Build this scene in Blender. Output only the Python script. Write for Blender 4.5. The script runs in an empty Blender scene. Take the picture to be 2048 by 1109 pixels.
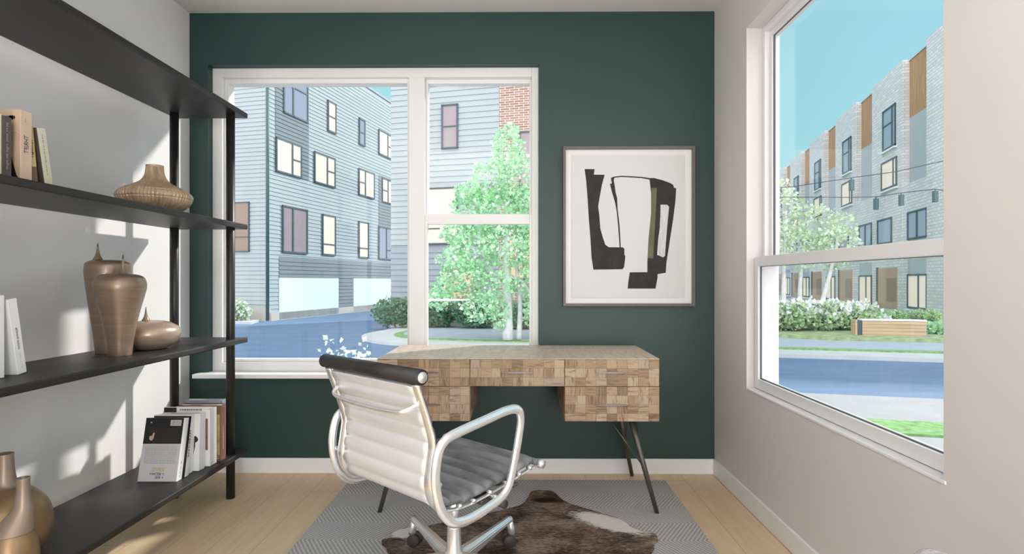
import bpy, bmesh, math, random
from mathutils import Vector, Matrix
random.seed(11)
R = math.radians
S = bpy.context.scene
COL = S.collection

# ------------------------------------------------------------------ camera
cd = bpy.data.cameras.new('camera'); cam = bpy.data.objects.new('camera', cd); COL.objects.link(cam)
cam.location = (0, 0, 1.15); cam.rotation_euler = (R(90), 0, R(.45))
cd.sensor_width = 36; cd.lens = 36 * 1138 / 2048
cd.shift_x = -.00345; cd.shift_y = .00366; cd.clip_start = .05; cd.clip_end = 500
S.camera = cam

# ------------------------------------------------------------------ world, sun, added fill lights, exposure
W = bpy.data.worlds.new('sky'); S.world = W; W.use_nodes = True
wn = W.node_tree.nodes; wl = W.node_tree.links
bg = wn['Background']
tc = wn.new('ShaderNodeTexCoord'); sp = wn.new('ShaderNodeSeparateXYZ'); wl.new(tc.outputs['Generated'], sp.inputs[0])
rz = wn.new('ShaderNodeValToRGB'); wl.new(sp.outputs['Z'], rz.inputs[0])
e = rz.color_ramp.elements
e[0].position = 0; e[0].color = (.62, .86, .95, 1)
e[1].position = .75; e[1].color = (.33, .68, .90, 1)
k = e.new(.22); k.color = (.40, .80, .90, 1)
k = e.new(.45); k.color = (.38, .74, .88, 1)
dt = wn.new('ShaderNodeVectorMath'); dt.operation = 'DOT_PRODUCT'; wl.new(tc.outputs['Generated'], dt.inputs[0]); dt.inputs[1].default_value = (-.3, -.95, .1)
ry = wn.new('ShaderNodeMapRange'); wl.new(dt.outputs['Value'], ry.inputs['Value'])     # hazier and brighter away from the sun side
ry.inputs['From Min'].default_value = -.15; ry.inputs['From Max'].default_value = .3
mx = wn.new('ShaderNodeMix'); mx.data_type = 'RGBA'; wl.new(ry.outputs[0], mx.inputs['Factor'])
wl.new(rz.outputs[0], mx.inputs['A']); mx.inputs['B'].default_value = (2.6, 2.6, 2.6, 1)
wl.new(mx.outputs['Result'], bg.inputs['Color']); bg.inputs['Strength'].default_value = 1.0

def lamp(name, kind, loc, energy, color=(1, 1, 1), **kw):
    d = bpy.data.lights.new(name, kind); o = bpy.data.objects.new(name, d); COL.objects.link(o)
    o.location = loc; d.energy = energy; d.color = color
    for a, v in kw.items(): setattr(d, a, v)
    return o
sun = lamp('sun', 'SUN', (30, 30, 30), 4.3, (1, .95, .89), angle=R(2.4))
sun.rotation_euler = Vector((-1.2, -1, -1.02)).to_track_quat('-Z', 'Y').to_euler()
l = lamp('ceiling_fill', 'AREA', (-.3, -.9, 2.70), 18, (.965, .98, 1), shape='RECTANGLE', size=2.2, size_y=2.2)  # added overhead fill, no fixture in the room
l = lamp('rear_fill', 'AREA', (.76, -2.9, .95), 75, (.965, .98, 1), shape='RECTANGLE', size=.78, size_y=1.6)  # made-up soft fill from behind the camera
l.rotation_euler = (R(90), 0, R(6))
l = lamp('uplight_fill', 'AREA', (-1.05, -.5, .9), 82, (.965, .98, 1), shape='DISK', size=.8)  # unseen fill added to brighten the ceiling from below
l.rotation_euler = (R(180), 0, 0)
vs = S.view_settings; vs.view_transform = 'Standard'; vs.look = 'None'; vs.exposure = 0; vs.gamma = 1; vs.use_curve_mapping = False

# ------------------------------------------------------------------ material helpers
def mat(name, col, rough=.5, metal=0, var=0, vs=8, bump=0, bs=60, stretch=(1, 1, 1), spec=.5, trans=0, coat=0):
    m = bpy.data.materials.new(name); m.use_nodes = True
    n = m.node_tree.nodes; L = m.node_tree.links; p = n['Principled BSDF']
    p.inputs['Base Color'].default_value = (*col, 1); p.inputs['Roughness'].default_value = rough; p.inputs['Metallic'].default_value = metal
    p.inputs['Specular IOR Level'].default_value = spec; p.inputs['Coat Weight'].default_value = coat
    t = n.new('ShaderNodeTexCoord'); mp = n.new('ShaderNodeMapping'); L.new(t.outputs['Object'], mp.inputs[0]); mp.inputs['Scale'].default_value = stretch
    nz = n.new('ShaderNodeTexNoise'); L.new(mp.outputs[0], nz.inputs['Vector']); nz.inputs['Scale'].default_value = vs; nz.inputs['Detail'].default_value = 5
    mr = n.new('ShaderNodeMapRange'); L.new(nz.outputs['Fac'], mr.inputs['Value']); mr.inputs['From Min'].default_value = .3; mr.inputs['From Max'].default_value = .7
    mr.inputs['To Min'].default_value = 1 - var; mr.inputs['To Max'].default_value = 1 + var
    mul = n.new('ShaderNodeMix'); mul.data_type = 'RGBA'; mul.blend_type = 'MULTIPLY'; mul.inputs['Factor'].default_value = 1
    mul.inputs['A'].default_value = (*col, 1); L.new(mr.outputs[0], mul.inputs['B']); L.new(mul.outputs['Result'], p.inputs['Base Color'])
    if bump:
        b = n.new('ShaderNodeTexNoise'); L.new(mp.outputs[0], b.inputs['Vector']); b.inputs['Scale'].default_value = bs; b.inputs['Detail'].default_value = 3
        bb = n.new('ShaderNodeBump'); bb.inputs['Strength'].default_value = bump; bb.inputs['Distance'].default_value = .004
        L.new(b.outputs['Fac'], bb.inputs['Height']); L.new(bb.outputs[0], p.inputs['Normal'])
    if trans:
        d = n.new('ShaderNodeBsdfTranslucent'); L.new(mul.outputs['Result'], d.inputs['Color']); ms = n.new('ShaderNodeMixShader'); ms.inputs[0].default_value = trans
        L.new(p.outputs[0], ms.inputs[1]); L.new(d.outputs[0], ms.inputs[2]); L.new(ms.outputs[0], n['Material Output'].inputs['Surface'])
    return m

class G:
    """small wrapper for building node graphs"""
    def __init__(s, name):
        s.m = bpy.data.materials.new(name); s.m.use_nodes = True; s.n = s.m.node_tree.nodes; s.L = s.m.node_tree.links; s.p = s.n['Principled BSDF']
    def set(s, sock, v):
        if hasattr(v, 'is_output') or isinstance(v, bpy.types.NodeSocket): s.L.new(v, sock)
        else: sock.default_value = v
    def math(s, op, a, b=0, c=0):
        x = s.n.new('ShaderNodeMath'); x.operation = op; s.set(x.inputs[0], a); s.set(x.inputs[1], b); s.set(x.inputs[2], c); return x.outputs[0]
    def xyz(s, out='Object'):
        t = s.n.new('ShaderNodeTexCoord'); q = s.n.new('ShaderNodeSeparateXYZ'); s.L.new(t.outputs[out], q.inputs[0]); return q.outputs[0], q.outputs[1], q.outputs[2]
    def vec(s, x, y, z=0):
        c = s.n.new('ShaderNodeCombineXYZ'); s.set(c.inputs[0], x); s.set(c.inputs[1], y); s.set(c.inputs[2], z); return c.outputs[0]
    def white(s, v):
        w = s.n.new('ShaderNodeTexWhiteNoise'); w.noise_dimensions = '3D'; s.set(w.inputs['Vector'], v); return w.outputs['Value'], w.outputs['Color']
    def noise(s, v, scale=5, detail=4, dist=0, rough=.5):
        w = s.n.new('ShaderNodeTexNoise'); s.set(w.inputs['Vector'], v); w.inputs['Scale'].default_value = scale; w.inputs['Detail'].default_value = detail
        w.inputs['Distortion'].default_value = dist; w.inputs['Roughness'].default_value = rough; return w.outputs['Fac']
    def ramp(s, f, stops, interp='LINEAR'):
        r = s.n.new('ShaderNodeValToRGB'); s.set(r.inputs[0], f); r.color_ramp.interpolation = interp
        el = r.color_ramp.elements
        while len(el) > 1: el.remove(el[-1])
        el[0].position = stops[0][0]; el[0].color = (*stops[0][1], 1)
        for q, c in stops[1:]:
            z = el.new(q); z.color = (*c, 1)
        return r.outputs[0]
    def mix(s, f, a, b, blend='MIX'):
        x = s.n.new('ShaderNodeMix'); x.data_type = 'RGBA'; x.blend_type = blend; s.set(x.inputs['Factor'], f)
        s.set(x.inputs['A'], a if not isinstance(a, tuple) else (*a, 1)); s.set(x.inputs['B'], b if not isinstance(b, tuple) else (*b, 1)); return x.outputs['Result']
    def bump(s, h, strength=.3, dist=.003):
        b = s.n.new('ShaderNodeBump'); b.inputs['Strength'].default_value = strength; b.inputs['Distance'].default_value = dist
        s.set(b.inputs['Height'], h); s.L.new(b.outputs[0], s.p.inputs['Normal'])
    def done(s, col, rough=.5, metal=0, spec=.5):
        s.set(s.p.inputs['Base Color'], col if not isinstance(col, tuple) else (*col, 1)); s.set(s.p.inputs['Roughness'], rough); s.p.inputs['Metallic'].default_value = metal
        s.p.inputs['Specular IOR Level'].default_value = spec; return s.m

def m_floor():
    g = G('oak_floor'); x, y, z = g.xyz()
    cx = g.math('FLOOR', g.math('DIVIDE', x, .19)); r0, _ = g.white(g.vec(cx, 3.1))
    yy = g.math('ADD', g.math('DIVIDE', y, 1.9), g.math('MULTIPLY', r0, 5)); cy = g.math('FLOOR', yy)
    r1, _ = g.white(g.vec(cx, cy, 1.7))
    v = g.vec(g.math('ADD', g.math('MULTIPLY', x, 9), g.math('MULTIPLY', r1, 40)), g.math('MULTIPLY', y, .8), r1)
    n1 = g.noise(v, 3.2, 6, 1.2); n2 = g.noise(g.vec(g.math('MULTIPLY', x, 90), g.math('MULTIPLY', y, 3), r1), 2, 3)
    c = g.ramp(n1, [(.25, (.62, .445, .245)), (.5, (.75, .56, .335)), (.75, (.82, .63, .40))])
    c = g.mix(g.math('MULTIPLY', n2, .30), c, (.42, .29, .16))
    c = g.mix(g.math('MULTIPLY', r1, .42), c, (.78, .61, .41))
    fx = g.math('FRACT', g.math('DIVIDE', x, .19)); fy = g.math('FRACT', yy)
    gap = g.math('MAXIMUM', g.math('LESS_THAN', fx, .014), g.math('LESS_THAN', fy, .0018))
    c = g.mix(g.math('MULTIPLY', gap, .55), c, (.20, .13, .07)); g.bump(n2, .08, .002)
    return g.done(c, .36, spec=.45)

def m_patch():
    """squares of reclaimed wood, grain turned at random"""
    g = G('patchwork_wood'); x, y, z = g.xyz(); C = .0513
    X = g.math('DIVIDE', g.math('ADD', g.math('ADD', x, y), .061 + 40 * C), C); Z = g.math('DIVIDE', g.math('ADD', z, -.631 + 40 * .0443), .0443)
    bx = g.math('FLOOR', g.math('DIVIDE', X, 2)); bz = g.math('FLOOR', Z)
    rb, _ = g.white(g.vec(bx, bz, 9.3)); merged = g.math('GREATER_THAN', rb, .84)
    cx = g.math('ADD', g.math('FLOOR', X), g.math('MULTIPLY', merged, g.math('SUBTRACT', g.math('MULTIPLY', bx, 2), g.math('FLOOR', X))))
    r, rc = g.white(g.vec(cx, bz, 2.2)); r2, _ = g.white(g.vec(cx, bz, 7.7)); r3, _ = g.white(g.vec(cx, bz, 5.1))
    turn = g.math('GREATER_THAN', r2, .55)
    a = g.math('ADD', X, g.math('MULTIPLY', turn, g.math('SUBTRACT', Z, X)))
    b = g.math('ADD', Z, g.math('MULTIPLY', turn, g.math('SUBTRACT', X, Z)))
    v = g.vec(g.math('MULTIPLY', a, 3.0), g.math('MULTIPLY', b, .35), g.math('MULTIPLY', r3, 60))
    n = g.noise(v, 1.6, 5, .9); fine = g.noise(g.vec(g.math('MULTIPLY', a, 14), b, r3), 1.2, 3)
    c = g.ramp(r, [(0, (.25, .16, .10)), (.25, (.36, .245, .155)), (.55, (.46, .33, .215)), (.8, (.54, .41, .28)), (1, (.43, .345, .27))])
    c = g.mix(g.math('MULTIPLY', g.ramp(n, [(.30, (1, 1, 1)), (.47, (0, 0, 0))]), .8), c, (.15, .09, .055))
    c = g.mix(g.math('MULTIPLY', g.ramp(n, [(.5, (0, 0, 0)), (.72, (1, 1, 1))]), .55), c, (.56, .42, .27))
    c = g.mix(g.math('MULTIPLY', fine, .25), c, (.18, .11, .06))
    fx = g.math('FRACT', X); fz = g.math('FRACT', Z)
    odd = g.math('GREATER_THAN', g.math('FRACT', g.math('DIVIDE', g.math('FLOOR', X), 2)), .25)
    lx = g.math('MULTIPLY', g.math('LESS_THAN', fx, .022), g.math('SUBTRACT', 1, g.math('MULTIPLY', merged, odd)))
    ln = g.math('MAXIMUM', lx, g.math('LESS_THAN', fz, .022))
    c = g.mix(g.math('MULTIPLY', ln, .75), c, (.12, .075, .045)); g.bump(fine, .12, .002)
    return g.done(c, .55, spec=.3)

def m_desktop():
    g = G('desk_top_wood'); x, y, z = g.xyz()
    bx = g.math('FLOOR', g.math('DIVIDE', g.math('ADD', x, 9.07), .2305)); r, _ = g.white(g.vec(bx, 4.4))
    n = g.noise(g.vec(g.math('ADD', g.math('MULTIPLY', x, 9), g.math('MULTIPLY', r, 9)), g.math('MULTIPLY', y, 2.2), r), 2.4, 6, 1.5)
    c = g.ramp(n, [(.25, (.44, .33, .245)), (.48, (.60, .48, .375)), (.7, (.69, .575, .46))])
    c = g.mix(g.math('MULTIPLY', r, .35), c, (.66, .56, .46))
    f = g.math('FRACT', g.math('DIVIDE', g.math('ADD', x, 9.07), .2305))
    c = g.mix(g.math('MULTIPLY', g.math('LESS_THAN', f, .008), .5), c, (.25, .17, .11))
    return g.done(c, .42, spec=.45)

def m_rug():
    g = G('herringbone_weave'); x, y, z = g.xyz()
    u = g.math('PINGPONG', g.math('ADD', y, .02), .18)
    d = g.math('FRACT', g.math('DIVIDE', g.math('SUBTRACT', x, g.math('MULTIPLY', u, .62)), .019))
    st = g.math('PINGPONG', d, .5); yarn = g.math('PINGPONG', g.math('FRACT', g.math('DIVIDE', u, .014)), .5)
    h = g.math('MULTIPLY', st, g.math('ADD', .5, yarn))
    n = g.noise(g.vec(x, y, z), 130, 2); n2 = g.noise(g.vec(x, y, z), 3, 2)
    c = g.ramp(g.math('ADD', g.math('MULTIPLY', h, 1.6), g.math('MULTIPLY', n, .3)), [(.08, (.27, .264, .26)), (.40, (.40, .39, .385)), (.80, (.60, .59, .58))])
    c = g.mix(g.math('MULTIPLY', n2, .12), c, (.42, .41, .405)); g.bump(h, .6, .004)
    return g.done(c, .95, spec=.1)

def m_hide():
    g = G('cowhide_fur'); x, y, z = g.xyz()
    fl = g.noise(g.vec(g.math('MULTIPLY', x, 26), g.math('MULTIPLY', y, 90), 0), 1.4, 5, 1.2)
    pat = g.noise(g.vec(x, y, 3.3), 5.5, 5, .8)
    w = g.ramp(g.math('ADD', g.math('MULTIPLY', fl, .5), g.math('MULTIPLY', pat, .5)), [(.35, (.022, .014, .010)), (.45, (.080, .052, .037)), (.53, (.185, .130, .095)), (.62, (.34, .26, .20))])
    def blob(cx, cy, sx, sy, ang):
        ca, sa = math.cos(ang), math.sin(ang)
        dx = g.math('SUBTRACT', x, cx); dy = g.math('SUBTRACT', y, cy)
        a = g.math('DIVIDE', g.math('ADD', g.math('MULTIPLY', dx, ca), g.math('MULTIPLY', dy, sa)), sx)
        b = g.math('DIVIDE', g.math('SUBTRACT', g.math('MULTIPLY', dy, ca), g.math('MULTIPLY', dx, sa)), sy)
        return g.math('SUBTRACT', 1, g.math('SQRT', g.math('ADD', g.math('MULTIPLY', a, a), g.math('MULTIPLY', b, b))))
    q = g.math('MAXIMUM', blob(.42, 2.66, .25, .095, -.62), blob(-.50, 2.545, .11, .075, 0))
    q = g.math('ADD', q, g.math('MULTIPLY', g.math('SUBTRACT', fl, .5), .9))
    c = g.mix(g.ramp(q, [(.12, (0, 0, 0)), (.38, (1, 1, 1))]), w, (.74, .70, .65))
    c = g.mix(g.ramp(g.math('ADD', blob(.13, 2.93, .09, .05, 0), g.math('MULTIPLY', fl, .4)), [(.3, (0, 0, 0)), (.7, (1, 1, 1))]), c, (.02, .012, .008))
    g.bump(fl, .8, .006); return g.done(c, .85, spec=.15)

def m_brick(name, c1, c2, mortar, ex=1):
    g = G(name); x, y, z = g.xyz(); b = g.n.new('ShaderNodeTexBrick')
    g.L.new(g.vec(g.math('ADD', x, y), z), b.inputs['Vector']); b.inputs['Scale'].default_value = 1
    b.inputs['Brick Width'].default_value = .30 * ex; b.inputs['Row Height'].default_value = .1 * ex; b.inputs['Mortar Size'].default_value = .013 * ex
    b.inputs['Color1'].default_value = (*c1, 1); b.inputs['Color2'].default_value = (*c2, 1); b.inputs['Mortar'].default_value = (*mortar, 1)
    return g.done(b.outputs['Color'], .85, spec=.2)

def m_glass(name, f0=.03, tint=(1, 1, 1)):
    m = bpy.data.materials.new(name); m.use_nodes = True; n = m.node_tree.nodes; L = m.node_tree.links; n.remove(n['Principled BSDF'])
    t = n.new('ShaderNodeBsdfTransparent'); t.inputs[0].default_value = (*tint, 1); gl = n.new('ShaderNodeBsdfGlossy'); gl.inputs['Roughness'].default_value = .0
    lw = n.new('ShaderNodeLayerWeight'); lw.inputs['Blend'].default_value = .5
    pw = n.new('ShaderNodeMath'); pw.operation = 'POWER'; L.new(lw.outputs['Facing'], pw.inputs[0]); pw.inputs[1].default_value = 5
    fr = n.new('ShaderNodeMath'); fr.operation = 'MULTIPLY_ADD'; L.new(pw.outputs[0], fr.inputs[0]); fr.inputs[1].default_value = .7; fr.inputs[2].default_value = f0
    ms = n.new('ShaderNodeMixShader'); L.new(fr.outputs[0], ms.inputs[0]); L.new(t.outputs[0], ms.inputs[1]); L.new(gl.outputs[0], ms.inputs[2])
    L.new(ms.outputs[0], n['Material Output'].inputs['Surface']); return m

def m_ribbed(): return mat('raffia_gold', (.47, .345, .22), .38, .2, .22, 40, stretch=(1, 1, .15))
def lit(name, col, s):
    m = mat(name, col, .6); p = m.node_tree.nodes['Principled BSDF']; p.inputs['Emission Color'].default_value = (*col, 1); p.inputs['Emission Strength'].default_value = s; return m

M = dict(
    white_wall=mat('white_paint', (.70, .675, .655), .7, var=.015, vs=3, spec=.25), left_wall=mat('white_paint_left', (.74, .73, .725), .7, var=.015, vs=3, spec=.25),
    green=mat('deep_green_paint', (.0125, .048, .043), .5, var=.03, vs=2, spec=.6), ceil=mat('ceiling_paint', (.70, .68, .66), .8, spec=.2),
    trim=mat('white_trim', (.86, .85, .85), .4, spec=.4), vinyl=mat('white_vinyl', (.84, .835, .84), .32, spec=.45), gasket=mat('dark_gasket', (.10, .11, .12), .5),
    floor=m_floor(), shelf=mat('charcoal_wood', (.021, .0185, .018), .45, var=.14, vs=5, stretch=(12, 1, 12), bump=.05, spec=.4), post=mat('black_steel', (.018, .016, .016), .38, spec=.5),
    patch=m_patch(), desktop=m_desktop(), gun=mat('gunmetal', (.20, .19, .19), .38, .85), leg=mat('dark_bronze_steel', (.14, .128, .118), .42, .7),
    chrome=mat('polished_aluminium', (.93, .93, .935), .22, .75, .02), satin=mat('satin_silver_shell', (.83, .835, .85), .34, .35, .03, 4), pad=mat('grey_velvet', (.20, .20, .21), .55, var=.5, vs=7, stretch=(.8, 2.2, 2.2), bump=.1, bs=30, spec=.35),
    leather=mat('charcoal_leather', (.020, .0185, .0185), .45, var=.25, vs=30, bump=.2, bs=160), rubber=mat('dark_rubber', (.055, .053, .052), .5), disc=mat('end_disc', (.78, .76, .74), .35, .6),
    rug=m_rug(), hide=m_hide(), bronze=mat('satin_bronze', (.25, .18, .13), .36, .4, .13, 7, stretch=(1, 1, 14), coat=.1), bronze2=mat('pale_bronze', (.42, .32, .24), .32, .35, .10, 7, stretch=(1, 1, 14)),
    brass=mat('aged_brass', (.30, .20, .105), .38, .45, .18, 9), taupe=mat('taupe_bronze', (.30, .235, .185), .38, .35, .1, 6), tip=mat('dark_tip', (.06, .045, .035), .4), raffia=m_ribbed(),
    boucle=mat('grey_boucle', (.40, .39, .385), .95, var=.25, vs=60, bump=1, bs=120),
    frame=mat('taupe_frame', (.135, .115, .10), .45, var=.1, vs=20), matboard=mat('mat_board', (.80, .80, .81), .7), paper=mat('art_paper', (.68, .68, .69), .75, var=.01, vs=200), ink=mat('black_ink', (.018, .018, .016), .7, var=.4, vs=18), olive=mat('olive_paint', (.125, .14, .065), .7, var=.08, vs=20), brush=mat('dry_white_paint', (.62, .62, .64), .7, var=.2, vs=90, stretch=(3, 1, .3)),
    page=mat('paper_pages', (.74, .70, .62), .8, var=.12, vs=90, stretch=(.1, 8, .1)), bwhite=mat('white_cover', (.78, .775, .77), .45), bblack=mat('black_cover', (.012, .012, .013), .35), bgrey=mat('pale_grey_cover', (.56, .56, .57), .45),
    ivory=mat('ivory_cover', (.60, .56, .40), .55, var=.06, vs=15), darkcloth=mat('dark_taupe_cloth', (.085, .068, .06), .7, var=.2, vs=40), tan=mat('tan_cover', (.42, .30, .21), .55, var=.12, vs=10), peach=mat('peach_spine', (.60, .44, .33), .55, var=.1, vs=14), sand=mat('yellow_sand_cover', (.52, .41, .20), .55, var=.2, vs=14), celadon=mat('pale_celadon_cover', (.56, .55, .42), .55, var=.06, vs=18),
    umber=mat('umber_board', (.06, .042, .028), .6), rust=mat('rust_brown_cover', (.17, .085, .055), .5, var=.2, vs=20), slate=mat('slate_blue_cover', (.24, .27, .32), .5, var=.12, vs=18), ochre=mat('ochre_print', (.40, .30, .11), .55, var=.45, vs=14), navy=mat('navy_ink', (.03, .03, .09), .6), greyink=mat('grey_ink', (.22, .22, .23), .6), yellowink=mat('mustard_ink', (.52, .38, .07), .6), brownprint=mat('brown_print', (.20, .12, .09), .6, var=.3, vs=30), blush=mat('flesh_print', (.55, .33, .25), .6, var=.4, vs=60),
    glass=m_glass('window_glass'),
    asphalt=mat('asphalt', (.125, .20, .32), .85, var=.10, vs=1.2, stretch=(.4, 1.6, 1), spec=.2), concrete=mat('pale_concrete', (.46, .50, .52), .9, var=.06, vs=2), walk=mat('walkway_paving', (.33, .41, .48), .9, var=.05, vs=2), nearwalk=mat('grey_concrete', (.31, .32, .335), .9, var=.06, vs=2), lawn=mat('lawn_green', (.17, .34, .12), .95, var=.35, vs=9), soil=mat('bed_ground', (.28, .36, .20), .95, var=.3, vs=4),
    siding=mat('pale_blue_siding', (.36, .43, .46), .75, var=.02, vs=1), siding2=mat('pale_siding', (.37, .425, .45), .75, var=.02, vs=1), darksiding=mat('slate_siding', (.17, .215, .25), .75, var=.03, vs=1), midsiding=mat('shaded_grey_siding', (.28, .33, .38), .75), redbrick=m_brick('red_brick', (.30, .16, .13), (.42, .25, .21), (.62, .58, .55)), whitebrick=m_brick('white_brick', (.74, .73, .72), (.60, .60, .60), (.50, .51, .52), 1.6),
    tanbase=mat('tan_plinth', (.50, .48, .46), .9), garage=mat('pale_garage_door', (.70, .86, .90), .6), wframe=mat('dark_window_frame', (.055, .095, .115), .5), pipe=mat('dark_teal_pipe', (.05, .11, .12), .5),
    litpane=lit('warm_lit_pane', (.62, .54, .44), .5), warmpane=lit('orange_lit_pane', (.62, .43, .28), .35), bluepane=mat('blue_grey_pane', (.30, .33, .42), .12, spec=.8), mauvepane=mat('mauve_pane', (.33, .27, .30), .3, spec=.4), brownpane=lit('brown_lit_room', (.27, .19, .14), .12),
    cedar=mat('cedar_panel', (.42, .235, .12), .65, var=.22, vs=3, stretch=(3, 3, .3)), doorwood=mat('door_wood', (.48, .32, .22), .6, var=.12, vs=3, stretch=(6, 6, .4)), greypanel=mat('grey_panel', (.40, .44, .46), .7), coping=mat('coping', (.55, .55, .56), .7), sillw=mat('white_sill', (.8, .8, .8), .7),
    bark=mat('white_bark', (.66, .66, .68), .85, var=.15, vs=6), leaf=mat('mint_leaf', (.46, .80, .50), .6, var=.3, vs=2.5, trans=.4), leaf2=mat('pale_leaf_tip', (.78, .94, .76), .6, var=.15, vs=3, trans=.4), hedge=mat('hedge_leaf', (.15, .32, .20), .7, var=.45, vs=4, trans=.25), shrub=mat('shrub_leaf', (.42, .60, .36), .7, var=.4, vs=5, trans=.3), hazeleaf=mat('hazed_leaf', (.55, .66, .46), .7, var=.25, vs=2, trans=.3), petal=mat('white_petal', (.86, .88, .90), .6, trans=.3), benchwood=mat('bench_wood', (.50, .36, .24), .6, var=.15, vs=2, stretch=(.4, .4, 8)), cable=mat('black_cable', (.05, .06, .08), .5),  # hazeleaf has outdoor haze painted in as a paler green
)

# ------------------------------------------------------------------ mesh helpers
class B:
    def __init__(s): s.b = bmesh.new(); s.mi = 0
    def tagf(s, fs):
        for f in fs: f.material_index = s.mi
    def box(s, x0, x1, y0, y1, z0, z1, bev=0, seg=2):
        r = bmesh.ops.create_cube(s.b, size=1); v = r['verts']
        bmesh.ops.scale(s.b, vec=(x1 - x0, y1 - y0, z1 - z0), verts=v); bmesh.ops.translate(s.b, vec=((x0 + x1) / 2, (y0 + y1) / 2, (z0 + z1) / 2), verts=v)
        fs = {f for q in v for f in q.link_faces}; s.tagf(fs)
        if bev:
            es = {e for q in v for e in q.link_edges}; q = bmesh.ops.bevel(s.b, geom=list(es), offset=bev, segments=seg, affect='EDGES', profile=.5); s.tagf(q['faces'])
        return s
    def prism(s, poly, fn, d):
        """polygon [(a,b)] mapped by fn(a,b,depth), closed between depth 0 and d"""
        n = len(poly); A = [s.b.verts.new(fn(a, b, 0)) for a, b in poly]; C = [s.b.verts.new(fn(a, b, d)) for a, b in poly]
        fs = [s.b.faces.new(A), s.b.faces.new(C[::-1])]
        for i in range(n): fs.append(s.b.faces.new((A[i - 1], C[i - 1], C[i], A[i])))
        s.tagf(fs); return s
    def tube(s, pts, r, n=10, closed=False, cap=True, flat=1.0, up=None):
        pts = [Vector(p) for p in pts]; N = len(pts); rr = r if isinstance(r, (list, tuple)) else [r] * N
        tan = []
        for i in range(N):
            a = pts[(i - 1) % N] if (closed or i > 0) else pts[i]; c = pts[(i + 1) % N] if (closed or i < N - 1) else pts[i]
            tan.append((c - a).normalized())
        ref = Vector(up) if up else (Vector((0, 0, 1)) if abs(tan[0].z) < .9 else Vector((1, 0, 0)))
        u = (ref - tan[0] * ref.dot(tan[0])).normalized(); rings = []
        for i in range(N):
            if i and not up: u = (u - tan[i] * u.dot(tan[i])).normalized()
            elif up: u = (ref - tan[i] * ref.dot(tan[i])).normalized()
            w = tan[i].cross(u)
            rings.append([s.b.verts.new(pts[i] + u * (rr[i] * math.cos(2 * math.pi * j / n)) + w * (rr[i] * flat * math.sin(2 * math.pi * j / n))) for j in range(n)])
        fs = []
        for i in range(N if closed else N - 1):
            a, c = rings[i], rings[(i + 1) % N]
            for j in range(n): fs.append(s.b.faces.new((a[j], a[(j + 1) % n], c[(j + 1) % n], c[j])))
        if cap and not closed: fs += [s.b.faces.new(rings[0][::-1]), s.b.faces.new(rings[-1])]
        for f in fs: f.smooth = True
        s.tagf(fs); return s
    def lathe(s, prof, n=48, loc=(0, 0, 0), fn=None, off=None):
        """prof [(r,z)]; fn(r,z,ang)->r; off(z)->(dx,dy)"""
        rings = []
        for r, z in prof:
            dx, dy = off(z) if off else (0, 0); ring = []
            for j in range(n):
                a = 2 * math.pi * j / n; q = fn(r, z, a) if fn else r
                ring.append(s.b.verts.new((loc[0] + dx + q * math.cos(a), loc[1] + dy + q * math.sin(a), loc[2] + z)))
            rings.append(ring)
        fs = []
        for a, c in zip(rings, rings[1:]):
            for j in range(n): fs.append(s.b.faces.new((a[j], a[(j + 1) % n], c[(j + 1) % n], c[j])))
        fs += [s.b.faces.new(rings[0][::-1]), s.b.faces.new(rings[-1])]
        for f in fs: f.smooth = True
        s.tagf(fs); return s
    def quad(s, a, b, c, d):
        f = s.b.faces.new([s.b.verts.new(p) for p in (a, b, c, d)]); s.tagf([f]); return s
    def cyl(s, p, q, r, n=20):
        return s.tube([p, q], r, n)
    def build(s, name, mats, parent=None, loc=None, smooth=None):
        bmesh.ops.recalc_face_normals(s.b, faces=s.b.faces)
        me = bpy.data.meshes.new(name); s.b.to_mesh(me); s.b.free()
        for m in (mats if isinstance(mats, (list, tuple)) else [mats]): me.materials.append(m)
        o = bpy.data.objects.new(name, me); COL.objects.link(o)
        if parent: o.parent = parent
        if loc: o.location = loc
        return o

def spline(pts, k=6, closed=False):
    pts = [Vector(p) for p in pts]; N = len(pts); out = []
    for i in range(N if closed else N - 1):
        g = (lambda j: pts[j % N]) if closed else (lambda j: pts[max(0, min(N - 1, j))])
        a, b, c, d = g(i - 1), g(i), g(i + 1), g(i + 2)
        for t in range(k):
            t /= k; out.append(.5 * ((2 * b) + (c - a) * t + (2 * a - 5 * b + 4 * c - d) * t * t + (3 * b - a - 3 * c + d) * t ** 3))
    if not closed: out.append(pts[-1])
    return out

def thing(name, label, cat, loc=(0, 0, 0), rz=0, group=None):
    o = bpy.data.objects.new(name, None); COL.objects.link(o); o.location = loc; o.rotation_euler = (0, 0, rz); o.empty_display_size = .1
    return tag(o, label, cat, group)
def tag(o, label, cat, group=None, kind=None):
    if label: o['label'] = label
    if cat: o['category'] = cat
    if group: o['group'] = group
    if kind: o['kind'] = kind
    return o
def struct(o, label=None): 
    o['kind'] = 'structure'
    if label: o['label'] = label
    return o
def dup(o, parent=None):
    c = o.copy(); COL.objects.link(c); c.parent = parent
    for ch in [x for x in bpy.data.objects if x.parent == o]: dup(ch, c)
    return c

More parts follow.
